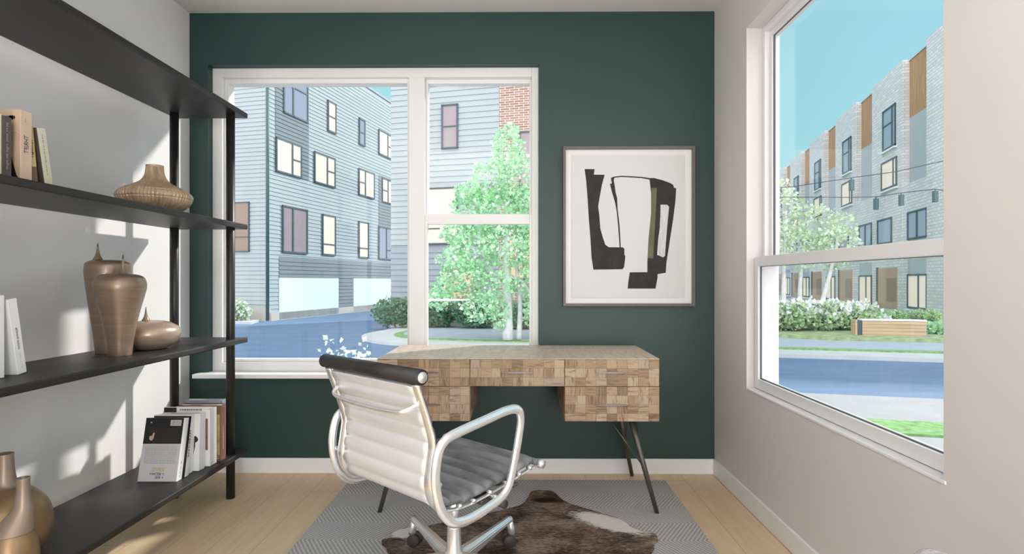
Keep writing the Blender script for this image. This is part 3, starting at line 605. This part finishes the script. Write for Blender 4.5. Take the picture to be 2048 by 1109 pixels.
o = book('tall white book with a black corner block and grey title peeking above its neighbours', g4, -1.549, 2.775, zs, .200, .012, .292, 'bwhite', 'bwhite', R(-1.5))
B().box(-.1995, -.138, -.0005, .0002, .268, .2915).build('black_block', M['bblack'], o)
wordlines(o, -.0004, -.122, -.014, .281, 1, .01, 'greyink', .008, 13, 'title_lettering')
o = book('white book with a brown label on the lowest board', g4, -1.527, 2.790, zs, .205, .062, .281, 'bwhite', 'bwhite', 0)
B().box(-.048, -.010, -.0005, .0002, .08, .235).build('label_panel', M['brownprint'], o)
o = book('brown book with an ochre painting on its cover on the lowest board', g4, -1.516, 2.872, zs, .215, .045, .283, 'rust', 'rust', 0)
B().box(-.20, -.006, -.0005, .0002, .03, .235).build('cover_picture', M['ochre'], o)
spine_marks(o, .045, .11, .12, 'sand', .009, 2)
wordlines(o, -.0004, -.06, -.012, .022, 2, .008, 'bgrey', .004, 12, 'title_lettering')
o = book('slate blue hardback, farthest book on the lowest board beside the post', g4, -1.534, 2.920, zs, .19, .035, .300, 'slate', 'slate', 0, page='page')
spine_marks(o, .035, .12, .15, 'bgrey', .007, 3)
# third board: two white books at the left edge
g3 = 'white books on the third board'; zs = .8422
o = book('upright white book titled A SIX CENTURY FAMILY at the left end of third board', g3, -1.640, 1.735, zs, .19, .062, .262, 'bwhite', 'bwhite', 0)
spine_text(o, 'A SIX CENTURY FAMILY', .062, .168, .150, 'greyink', .014)
spine_marks(o, .062, .045, .072, 'greyink', .008, 9)
o = book('white book leaning on the A SIX CENTURY FAMILY book on third board', g3, -1.640, 1.846, zs, .18, .034, .250, 'bwhite', 'bwhite', R(9), back='bgrey')
spine_text(o, 'RELEASING WISDOM', .034, .118, .072, 'ink', .0065); spine_marks(o, .034, .045, .05, 'bgrey', .006, 10)
# second board
g2 = 'books on the second board'; zs = 1.4588
o = book('ivory book with slanted grey spine writing, leftmost on the second board', g2, -1.556, 1.660, zs, .13, .036, .192, 'ivory', 'ivory', 0)
spine_marks(o, .036, .09, .15, 'greyink', .011, 4)
o = book('dark taupe cloth book between the ivory and the tan THRIFT book', g2, -1.556, 1.699, zs, .13, .030, .190, 'darkcloth', 'darkcloth', 0)
spine_marks(o, .03, .10, .14, 'greyink', .010, 5)
o = book('large tan book with a peach spine reading THRIFT on the second board', g2, -1.546, 1.748, zs, .20, .042, .222, 'tan', 'peach', 0, back='peach')
spine_text(o, 'THRIFT', .042, .118, .056, 'navy', .016); spine_marks(o, .036, .19, .02, 'greyink', .005, 8)
b = B(); b.box(-.09, -.016, -.0006, .0002, .193, .2015); b.box(-.034, -.022, -.0006, .0002, .19, .2035); b.build('title_lettering', M['bblack'], o)
b = B(); b.tube(spline([(-.05, -.0006, .152), (-.02, -.0006, .155), (-.002, -.0006, .149)], 5), .0008, 6); b.build('gold_line', M['sand'], o)
b = B(); b.prism([(-.045, .14), (-.012, .02), (-.002, .005), (-.10, .005)], lambda p, q, t_: (p, -.0006 + t_, q), .0005); b.build('cover_picture', M['bblack'], o)
o = book('slim yellow sand book with a dark picture, tucked right of the THRIFT book', g2, -1.552, 1.797, zs, .125, .024, .182, 'sand', 'sand', R(6))
B().box(-.0015, .0008, .002, .022, .004, .055).build('spine_picture', M['rust'], o)
spine_marks(o, .024, .115, .06, 'ink', .008, 6)
o = book('pale celadon book with dark boards leaning left, rightmost on the second board', g2, -1.545, 1.838, zs, .13, .034, .184, 'umber', 'celadon', R(10))
spine_marks(o, .034, .10, .13, 'greyink', .006, 7)

# ------------------------------------------------------------------ grey boucle seat in the near right corner
v = thing('lounge_chair', 'grey boucle low chair by the right wall, rounded top of its back in frame', 'chair', (.80, .85, 0))
b = B(); b.tube(spline([(.07, .348, .30), (.07, .35, .50), (.07, .335, .537)], 6) + spline([(.07, .30, .525), (.07, 0, .53), (.07, -.36, .52)], 5), .055, 24); b.build('backrest', M['boucle'], v)
b = B(); b.box(-.42, .05, -.36, .30, .22, .40, .06, 4); b.build('seat', M['boucle'], v)
for sx, sy in ((-.38, -.30), (-.38, .26), (.03, -.30), (.03, .26)):
    b = B(); b.tube([(sx, sy, .235), (sx, sy, 0)], [.02, .014], 14); b.build('leg', M['leg'], v)

# ------------------------------------------------------------------ outside: ground
GZ = -.95; A0 = R(13.6); E1 = Vector((math.sin(A0), math.cos(A0), 0)); E2 = Vector((math.cos(A0), -math.sin(A0), 0))
def sp_(s, p, z): return E2 * s + E1 * p + Vector((0, 0, z))     # s along the street, p across it
def slab(name, s0, s1, p0, p1, z0, z1, m, label=None):
    b = B(); b.prism([(s0, p0), (s1, p0), (s1, p1), (s0, p1)], lambda a, c, d: sp_(a, c, z0 + d), z1 - z0); return struct(b.build(name, m), label)
slab('road', -90, 120, -15, 150, GZ - .3, GZ, M['asphalt'], 'blue-grey asphalt road outside the windows')
slab('front_walk', -40, 80, 9.35, 11.3, GZ - .05, GZ + .06, M['nearwalk'], 'pale concrete walk on the near side of the road')
slab('front_path', -40, 80, -14, 8.55, GZ - .05, GZ + .05, M['nearwalk'], 'pale path right below the windows')
b = B(); b.prism([(-40, 8.56), (80, 8.56), (80, 9.34), (-40, 9.34)], lambda a, c, d: sp_(a, c, GZ - .05 + d), .13); tag(b.build('lawn_strip', M['lawn']), 'short green lawn strip between path and walk below the right window', 'grass', kind='stuff')
def island(inset, z0, z1, name, m, label, pmax=23.5):
    c = (-7.4 + 0, 20.2); r = 3.4 - inset; pts = [(-7.4 + r * math.cos(R(a)) * 1.0, 20.2 + r * math.sin(R(a))) for a in range(180, 271, 9)]
    pts += [(70, 20.2 - r), (70, pmax), (-7.4 - r, pmax)]
    b = B(); b.prism(pts, lambda a, cc, d: sp_(a, cc, z0 + d), z1 - z0); return struct(b.build(name, m), label)
island(0, GZ - .1, GZ + .10, 'kerb', M['concrete'], 'pale rounded kerb of the planted island across the road')
island(1.15, GZ - .1, GZ + .13, 'grass_verge', M['lawn'], 'thin green verge behind the far kerb')
island(1.5, GZ - .1, GZ + .15, 'far_walk', M['walk'], 'blue-grey paved walk on the far side of the road')
b = B(); b.prism([(5.5, 20.5), (60, 20.5), (60, 60), (-2, 60), (-2, 23.2)], lambda a, c, d: sp_(a, c, GZ - .1 + d), .36); struct(b.build('garden_bed', M['soil'], None), 'green planted bed in front of the townhouses')
b = B(); b.prism([(12, 21.6), (60, 21.6), (60, 22.8), (9, 22.8)], lambda a, c, d: sp_(a, c, GZ + d), .285); struct(b.build('garden_path', M['concrete']), 'pale path through the townhouse garden')

# ------------------------------------------------------------------ outside: buildings
def face(o, d, n):
    """returns place(s, z, out): a point on a facade through o along d with outward normal n"""
    o = Vector((*o, 0)); return lambda s, z, out=0: o + d * s + n * out + Vector((0, 0, z))
def lap_wall(name, P, s0, s1, z0, z1, m, parent, pitch=.22, dep=.028, base=0):
    b = B(); n = int((z1 - z0) / pitch); pts = [(base - .3, z0)]
    for i in range(n):
        z = z0 + i * pitch; pts += [(base + dep, z), (base, z + pitch - .002)]
    pts += [(base, z1), (base - .3, z1)]
    b.prism(pts, lambda o_, z, t: P(s0 + t, z, o_), s1 - s0); return b.build(name, m, parent)
def fbox(b, P, s0, s1, z0, z1, o0, o1):
    b.prism([(s0, z0), (s1, z0), (s1, z1), (s0, z1)], lambda s, z, t: P(s, z, o0 + t), o1 - o0)
def fwin(P, s0, s1, z0, z1, pane, parent, bars=(), rails=(), out=.03, fw=.09, name='window'):
    b = B(); f = fw
    fbox(b, P, s0, s0 + f, z0, z1, out - .2, out + .05); fbox(b, P, s1 - f, s1, z0, z1, out - .2, out + .05); fbox(b, P, s0, s1, z0, z0 + f, out - .2, out + .05); fbox(b, P, s0, s1, z1 - f, z1, out - .2, out + .05)
    for x in bars: fbox(b, P, s0 + (s1 - s0) * x - f * .6, s0 + (s1 - s0) * x + f * .6, z0, z1, out - .2, out + .05)
    for a, c, h in rails: fbox(b, P, s0 + (s1 - s0) * a, s0 + (s1 - s0) * c, z0 + (z1 - z0) * h - f * .4, z0 + (z1 - z0) * h + f * .4, out - .2, out + .045)
    w = b.build(name, M['wframe'], parent)
    b = B(); fbox(b, P, s0 + .02, s1 - .02, z0 + .02, z1 - .02, out - .1, out + .01); b.build('pane', M[pane], w); return w

# the long sided block at left, its corner nearest the road
A = (-13.063, 29.221)
bA = thing('apartment_building', 'pale blue sided apartment block with garage doors behind the left pane', 'building', (A[0], A[1], GZ))
def inA(P): return lambda s, z, out=0: P(s, z, out) - Vector((A[0], A[1], GZ))
PR_ = inA(face(A, E1, E2)); PL_ = inA(face(A, E2, -E1))
lap_wall('siding', PR_, 0, 30, -.55, 14.6, M['siding'], bA)
lap_wall('siding', PL_, -16, 0, -.3, 14.6, M['siding2'], bA)
b = B(); fbox(b, PR_, .3, 29.9, GZ, 14.5, -12, -.29); b.build('core', M['siding'], bA)
b = B(); fbox(b, PR_, 0, 30, GZ, -.54, -.3, .05); fbox(b, PL_, -16, 0.05, GZ, -.29, -.3, .05); b.build('plinth', M['tanbase'], bA)
b = B(); fbox(b, PR_, -.15, 30, 14.55, 14.72, -.4, .06); fbox(b, PL_, -16, .06, 14.55, 14.72, -.4, .06); b.build('coping', M['siding2'], bA)
for a, c, z0, z1 in ((.67, 3.6, 6.95, 14.5), (12.1, 14.6, 5.1, 8.8), (.98, 26, 1.31, 2.45), (6.78, 8.55, -.5, 1.31)):
    lap_wall('dark_siding', PR_, a, c, z0, z1, M['darksiding'], bA, base=.03)
b = B(); b.tube([PR_(.0, -.9, .06), PR_(.0, 14.5, .06)], .085, 10); b.build('downpipe', M['pipe'], bA)
for a, c in ((.96, 6.75), (8.57, 14.4), (16.2, 22)):
    b = B(); fbox(b, PR_, a, c, GZ + .03, 1.31, -.2, .05); b.build('garage_door', M['garage'], bA)
W_ = [(1.29, 3.5, 10.2, 12.9, 'bluepane', (.38,), ((0, .38, .6), (.38, 1, .6))), (5.53, 6.45, 10.3, 12.2, 'litpane', (), ((0, 1, .5),)), (9.27, 10.08, 10.35, 12.15, 'bluepane', (), ((0, 1, .48),)), (12.04, 14.3, 10.3, 12.1, 'litpane', (.62,), ((.62, 1, .48),)),
      (.67, 2.9, 6.92, 8.76, 'litpane', (.62,), ((.62, 1, .5),)), (4.12, 6.35, 6.92, 8.76, 'litpane', (.6,), ((.6, 1, .5),)), (9.22, 11.4, 6.92, 8.75, 'litpane', (.4,), ((0, .4, .5),)), (12.55, 14.6, 6.9, 8.7, 'litpane', (.45,), ((0, .45, .5),)),
      (1.2, 3.45, 2.67, 5.22, 'mauvepane', (.4,), ()), (4.94, 6.38, 2.7, 5.17, 'litpane', (), ((0, 1, .27),)), (9.22, 10.55, 2.7, 5.18, 'litpane', (), ((0, 1, .27),)), (12.04, 14.4, 2.7, 5.11, 'bluepane', (.5,), ((.5, 1, .3),))]
for s0, s1, z0, z1, pn, br, rl in W_: fwin(PR_, s0, s1, z0, z1, pn, bA, br, rl, .05)
fwin(PL_, -3.4, -1.0, 2.66, 5.26, 'brownpane', bA, (), ((0, 1, .3),), .04, .05)

# the nearer block in the middle with a brick end
Bc = (-5.826, 25.652)
bB = thing('apartment_building', 'pale sided block with a red brick end behind the slender tree', 'building', (Bc[0], Bc[1], GZ))
PB = (lambda P: (lambda s, z, out=0: P(s, z, out) - Vector((Bc[0], Bc[1], GZ))))(face(Bc, E2, -E1))
lap_wall('siding', PB, 0, 5.07, 2.75, 15, M['siding2'], bB, .25, .03)
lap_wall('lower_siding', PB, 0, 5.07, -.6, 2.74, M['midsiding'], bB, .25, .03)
b = B(); fbox(b, PB, 5.07, 13, -.6, 15, -.3, .03); b.build('brick_wall', M['redbrick'], bB)
b = B(); fbox(b, PB, 0, 13, GZ, -.6, -.3, .04); b.build('plinth', M['tanbase'], bB)
b = B(); fbox(b, PB, 0.02, 13, GZ, 14.9, -8, -.29); b.build('core', M['siding2'], bB)
for s0, s1, z0, z1, pn, br, rl in ((2.45, 3.22, 6.95, 8.9, 'mauvepane', (), ((0, 1, .5),)), (3.25, 4.5, 9.72, 12, 'mauvepane', (.5,), ()), (5.97, 8, 4.9, 7.5, 'mauvepane', (.5,), ()), (1.0, 3.22, 2.75, 5.26, 'litpane', (), ((.3, .62, .28), (.72, 1, .28))), (2.48, 4.0, -.2, 1.78, 'warmpane', (), ()), (5.4, 7.6, 1.2, 3.6, 'warmpane', (.5,), ())):
    fwin(PB, s0, s1, z0, z1, pn, bB, br, rl, .05, .07)

# row of brick townhouses across the street, seen through the right window
Cc = Vector((20.249, 28.61, 0))
def townhouse(k, label):
    o = Cc + E1 * (7.55 * k); t = thing('townhouse', label, 'house', (o.x, o.y, GZ), 0, 'townhouses across the road')
    P = lambda s, z, out=0: E1 * s - E2 * out + Vector((0, 0, z - GZ))
    b = B(); fbox(b, P, 2.72, 7.27, GZ, 13.2, -9, 0); fbox(b, P, -.28, 2.72, GZ, 6.35, -9, -.02)
    if k == 0: fbox(b, P, -2.4, -.28, GZ, 13.15, -9, .05)
    b.build('brick_wall', M['whitebrick'], t)
    b = B(); fbox(b, P, -.28, 2.72, 6.35, 10.0, -9, -.35); fbox(b, P, -.3, 2.0, 1.5, 2.32, -.3, .01); b.build('grey_panel', M['greypanel'], t)
    b = B(); fbox(b, P, -.28, 2.72, 10.0, 13.12, -9, -.35); b.build('cedar_panel', M['cedar'], t)
    b = B(); fbox(b, P, -.28, 2.74, 13.12, 13.2, -9, -.3); b.build('roof_edge', M['coping'], t)
    fwin(P, -.3, 2.0, -.3, 1.5, 'litpane', t, (.42,), (), .01); fwin(P, -.3, 2.0, 3.32, 4.8, 'bluepane', t, (.5,), (), .01)
    fwin(P, -.17, .4, 6.55, 8.8, 'bluepane', t, (), ((0, 1, .45),), -.3)
    fwin(P, 4.1, 6.26, 3.32, 4.8, 'mauvepane' if k % 2 else 'bluepane', t, (), (), .02); fwin(P, 3.4, 5.63, 6.48, 8.12, 'litpane', t, (.2,), (), .02); fwin(P, 3.55, 5.42, 8.78, 11.15, 'bluepane', t, (.25,), ((.25, 1, .6),), .02)
    b = B()
    for a, c, z in ((-.4, 2.1, -.36), (3.3, 5.7, 6.4), (3.45, 5.5, 8.7)): fbox(b, P, a, c, z - .07, z + .02, -.1, .16)
    b.build('window_sill', M['sillw'], t)
    b = B(); fbox(b, P, 3.38, 6.26, -.42, 1.9, -.1, .03); d = b.build('door', M['doorwood'], t)
    b = B(); fbox(b, P, 3.45, 4.75, .02, 1.3, -.05, .06); b.build('door_glass', M['brownpane'], d)
    b = B(); fbox(b, P, 6.2, 6.36, -.42, 1.95, -.1, .08); b.build('door_frame', M['wframe'], d)
TL = ['white brick townhouse nearest the right window edge, cedar top beside tall pier', 'second white brick townhouse from the right edge, with a narrow cedar top', 'third townhouse in the row, partly behind pale haze of leaves', 'fourth townhouse along the row, seen above the garden tree', 'fifth and farthest visible townhouse of the row']
for k, lb in enumerate(TL): townhouse(k, lb)

# lantern cables in front of the townhouses
UC = [(-6, 4.0), (4.07, 4.12), (5.81, 4.34), (7.02, 4.47), (8.49, 4.78), (16, 5.6)]; LC = [(-6, 4.0), (4.17, 3.87), (5.9, 3.80), (6.65, 3.79), (7.35, 3.89), (8.27, 3.97), (9.0, 3.80), (16, 3.9)]
b = B(); b.tube([sp_(q, 19.6, z) for q, z in UC], .012, 6); tag(b.build('lantern_cable', M['cable']), 'upper thin black cable strung in front of the townhouses', 'cable')
b = B(); b.tube([sp_(q, 20.1, z) for q, z in LC], .012, 6); tag(b.build('lantern_cable', M['cable']), 'lower thin black cable strung in front of the townhouses', 'cable')
for q, p, z, lb in ((5.81, 19.6, 4.34, 'small dark lantern on the upper cable, leftmost of the four'), (6.65, 20.1, 3.79, 'small dark lantern second from left, hanging on the lower cable'), (7.35, 20.1, 3.89, 'small dark lantern third from left, hanging on the lower cable'), (8.27, 20.1, 3.97, 'small dark lantern farthest right on the lower cable')):
    b = B(); b.box(-.06, .06, -.06, .06, -.34, 0, .01); b.box(-.015, .015, -.015, .015, 0, .06); o = b.build('lantern', M['pipe']); o.location = sp_(q, p, z - .06); tag(o, lb, 'lantern', 'lanterns on the cables')

# wooden bench
q = Vector((12.45, 19.35, GZ + .15)); bn = thing('garden_bench', 'long block-shaped wooden bench beside the far walk outside the right window', 'bench', q, -A0)
b = B()
for i in range(5): b.box(-.85, 1.05, -.24, .24, .02 + i * .115, .130 + i * .115, .008)
b.build('slatted_front', M['benchwood'], bn)
b = B(); b.box(-.86, 1.06, -.25, .25, .60, .64, .006); b.build('seat', M['sillw'], bn)
b = B(); b.box(-1.0, -.86, -.22, .22, .0, .60, .006); b.build('end_panel', M['wframe'], bn)
b = B(); b.box(-1.06, -1.0, -.24, .24, 0, .63, .006); b.build('end_board', M['benchwood'], bn)

# ------------------------------------------------------------------ outside: planting
def leaves(pts, size, m, name, parent, rnd, up=.3):
    vs, fs, mi = [], [], []
    for p in pts:
        s = size * rnd.uniform(.55, 1.25); d = Vector((rnd.gauss(0, 1), rnd.gauss(0, 1), rnd.gauss(up, .8))).normalized(); w = d.cross(Vector((rnd.gauss(0, 1), rnd.gauss(0, 1), rnd.gauss(0, 1)))).normalized() * (s * .42)
        i = len(vs); p = Vector(p); h = d.cross(w).normalized() * (s * .12)
        vs += [p, p + d * (s * .5) + w + h, p + d * s, p + d * (s * .5) - w + h]; fs.append((i, i + 1, i + 2, i + 3)); mi.append(1 if len(m) > 1 and rnd.random() < .38 else 0)
    me = bpy.data.meshes.new(name); me.from_pydata(vs, [], fs)
    for x in m: me.materials.append(x)
    me.polygons.foreach_set('material_index', mi); o = bpy.data.objects.new(name, me); COL.objects.link(o); o.parent = parent; return o
def clump(c, r, n, rnd):
    out = []
    for _ in range(n):
        v = Vector((rnd.gauss(0, 1), rnd.gauss(0, 1), rnd.gauss(0, 1))).normalized() * (rnd.uniform(.45, 1.0) ** .5)
        out.append(Vector(c) + Vector((v.x * r[0], v.y * r[1], v.z * r[2])))
    return out
def tree(name, label, loc, clumps, trunks, size, mats, seed, dens, group=None):
    rnd = random.Random(seed); t = thing(name, label, 'tree', loc, 0, group); pts = []
    for c, r in clumps: pts += clump(c, r, int(dens * r[0] * r[2]), rnd)
    leaves(pts, size, mats, 'foliage', t, rnd)
    b = B()
    for P, r0, r1 in trunks: S_ = spline(P, 4); b.tube(S_, [r0 + (r1 - r0) * i / (len(S_) - 1) for i in range(len(S_))], 9)
    b.build('trunk', M['bark'], t)
tz = GZ + .15
tree('slender_tree', 'mint green slender tree with a white trunk outside the narrow pane', (-.40, 18.75, tz),
     [((0, 0, 6.2), (.55, .6, .95)), ((-.55, 0, 5.2), (.75, .7, .75)), ((.45, 0, 5.3), (.8, .8, .8)), ((-1.15, 0, 4.2), (.75, .7, .7)), ((-.2, .2, 4.2), (.9, .9, .9)), ((.8, 0, 4.2), (.95, .9, .95)), ((-1.1, 0, 3.0), (.85, .8, .75)), ((0, 0, 3.1), (1.0, .9, .8)), ((1.1, 0, 3.0), (.9, .9, .9)), ((-1.35, 0, 2.05), (.85, .8, .55)), ((-.45, -.1, 1.75), (.8, .7, .6)), ((.95, 0, 1.9), (.7, .8, .7)), ((-.9, -.2, 1.1), (.65, .6, .5)), ((.95, -.1, .9), (.5, .5, .55)), ((-1.95, 0, 1.75), (.6, .5, .4)), ((-.25, -.2, .85), (.3, .3, .5)), ((1.5, 0, 5.0), (.7, .7, .8)), ((1.8, 0, 3.6), (.8, .8, .9)), ((1.7, 0, 2.3), (.8, .8, .7)), ((-1.75, 0, 2.6), (.6, .6, .5)), ((-1.6, 0, 3.5), (.6, .6, .5)), ((-1.35, 0, 4.75), (.5, .5, .45)), ((-2.3, 0, 1.35), (.55, .5, .35))],
     [([(0, 0, 0), (-.03, 0, 1.8), (-.05, 0, 3.8), (-.02, 0, 6.2)], .19, .05), ([(.36, .1, 0), (.4, .1, 1.2), (.30, .1, 2.6), (.6, .1, 4.6)], .1, .03), ([(-.03, 0, 2.0), (-.6, 0, 2.1), (-1.3, 0, 1.5)], .07, .025), ([(-.03, 0, 2.5), (-.7, 0, 2.7), (-1.6, 0, 3.3)], .06, .02), ([(0, 0, 2.1), (.5, 0, 1.9), (.9, 0, 1.2)], .06, .03), ([(-.05, 0, 3.3), (.7, 0, 3.6), (1.5, 0, 3.7)], .06, .02), ([(-.05, 0, 3.0), (-.8, 0, 3.3), (-1.5, 0, 3.5)], .06, .02), ([(0, 0, .5), (-.3, 0, .3)], .08, .05), ([(-.05, 0, 4.2), (-.35, 0, 5.0)], .05, .02)],
     .145, [M['leaf'], M['leaf2']], 5, 1150)
tree('birch_tree', 'pale birch with slim white stems left of the townhouse garden, at the far window jamb', (11.9, 23.6, GZ + .2),
     [((-.9, 0, 4.6), (1.0, 1, 1.1)), ((.3, 0, 4.1), (1.1, 1, 1.0)), ((1.2, 0, 3.2), (.9, 1, .9)), ((-.4, 0, 3.2), (1.2, 1, .9)), ((-1.4, 0, 3.4), (.9, .9, 1.1)), ((1.4, 0, 4.2), (.5, .6, .6)), ((-1.2, 0, 5.5), (.6, .6, .6))],
     [([(-1.0, 0, 0), (-1.0, 0, 2.2), (-.9, 0, 4.8)], .12, .04), ([(-.35, 0, 0), (-.3, 0, 2.2), (0, 0, 4.4)], .11, .04), ([(.3, 0, 0), (.9, 0, 2.2), (1.3, 0, 4)], .12, .04)], .17, [M['hazeleaf'], M['leaf2']], 9, 430)
def bush(name, label, loc, r, n, size, mats, seed, group=None, flowers=0, cat='shrub'):
    rnd = random.Random(seed); t = thing(name, label, cat, loc, 0, group); lobes = 6; pts = []
    for i in range(lobes):
        a = rnd.uniform(0, 6.28); c = (math.cos(a) * r[0] * .5, math.sin(a) * r[1] * .5, r[2] * rnd.uniform(.75, 1.0)); pts += clump(c, (r[0] * .62, r[1] * .62, r[2] * .75), n // (lobes + 2), rnd)
    pts += clump((0, 0, r[2] * .55), (r[0] * .95, r[1] * .95, r[2] * .55), n // 4, rnd)
    leaves([p for p in pts if p.z > 0], size, mats, 'foliage', t, rnd, .5)
    if flowers:
        fp = [p for p in pts if p.z > r[2] * .8]; rnd.shuffle(fp); leaves([p + Vector((0, 0, .06)) for p in fp[:flowers]], size * 1.35, [M['petal']], 'blossom', t, rnd, 1)
    b = B(); b.tube([(0, 0, 0), (0, 0, r[2] * .7)], [.05, .02], 8); b.build('stem', M['bark'], t)
HB = ['dark green hedge bush at the left corner of the brick-ended block', 'dark green hedge bush left of the white tree trunk', 'dark green hedge bush behind the white tree trunk', 'dark green hedge bush under the brick end, right of the trunk']
for k, (s, rr) in enumerate(((-11.0, .85), (-9.1, .95), (-7.3, .9), (-5.4, .95))):
    p = sp_(s, 22.4, GZ + .15); bush('hedge_bush', HB[k], p, (rr, .7, .72), 2400, .15, [M['hedge']], 20 + k, 'hedge bushes in front of the brick-ended block')
p = Vector((-13.8, 28.3, GZ)); bush('corner_shrub', 'white-tipped shrub at the far left corner of the sided block', p + Vector((-.4, -.1, 0)), (.75, .6, .7), 1500, .16, [M['shrub'], M['petal']], 31)
b = B(); b.prism([(-17.2, 28.0), (-12.9, 27.2), (-13.3, 28.9), (-17, 29.8)], lambda a, c, d: (a, c, GZ - .05 + d), .17); struct(b.build('kerb_corner', M['concrete']), 'small pale kerb at the foot of the sided block')
for k, (x, y, lb) in enumerate(((-1.62, 5.05, 'small white-leaved shrub just outside the wide pane, left one of two'), (-1.40, 5.0, 'small white-leaved shrub just outside the wide pane, right one of two'))):
    bush('white_shrub', lb, (x, y, GZ), (.18, .15, .95), 700, .06, [M['petal'], M['leaf2']], 40 + k, 'white shrubs outside the wide pane')
FB = ['white-flowering bush nearest the far window jamb', 'white-flowering bush second from the far window jamb', 'white-flowering bush left of the wooden bench', 'white-flowering bush behind the left end of the bench']
for k, (x, y, r) in enumerate(((9.9, 21.3, (.95, .8, .62)), (11.2, 21.3, (1.0, .8, .62)), (12.5, 21.6, (1.0, .8, .6)), (13.7, 22.3, (.8, .6, .26)))):
    bush('flowering_bush', FB[k], (x, y, GZ + .25), r, 2300, .15, [M['shrub'], M['hazeleaf']], 50 + k, 'flowering bushes across the road', 330)
LBs = ['low green shrub under the door of the near townhouse', 'low green shrub under the lit ground-floor window', 'low green shrub left of the garden path']
for k, (x, y, r) in enumerate(((17.0, 26.4, (.75, .5, .28)), (18.6, 26.2, (.75, .5, .3)), (15.5, 27, (.7, .5, .28)))):
    bush('low_shrub', LBs[k], (x, y, GZ + .25), r, 1100, .14, [M['shrub']], 60 + k, 'low shrubs along the townhouses')
for k, (x, y, lb) in enumerate(((13.1, 20.4, 'leafy green fern behind the right half of the bench'), (14.5, 20.0, 'leafy green fern right of the bench'), (15.2, 20.4, 'leafy green fern at the right edge of the window'))):
    bush('fern', lb, (x, y, GZ + .2), (.62, .45, .24), 1000, .15, [M['shrub'], M['leaf']], 70 + k, 'ferns around the bench')
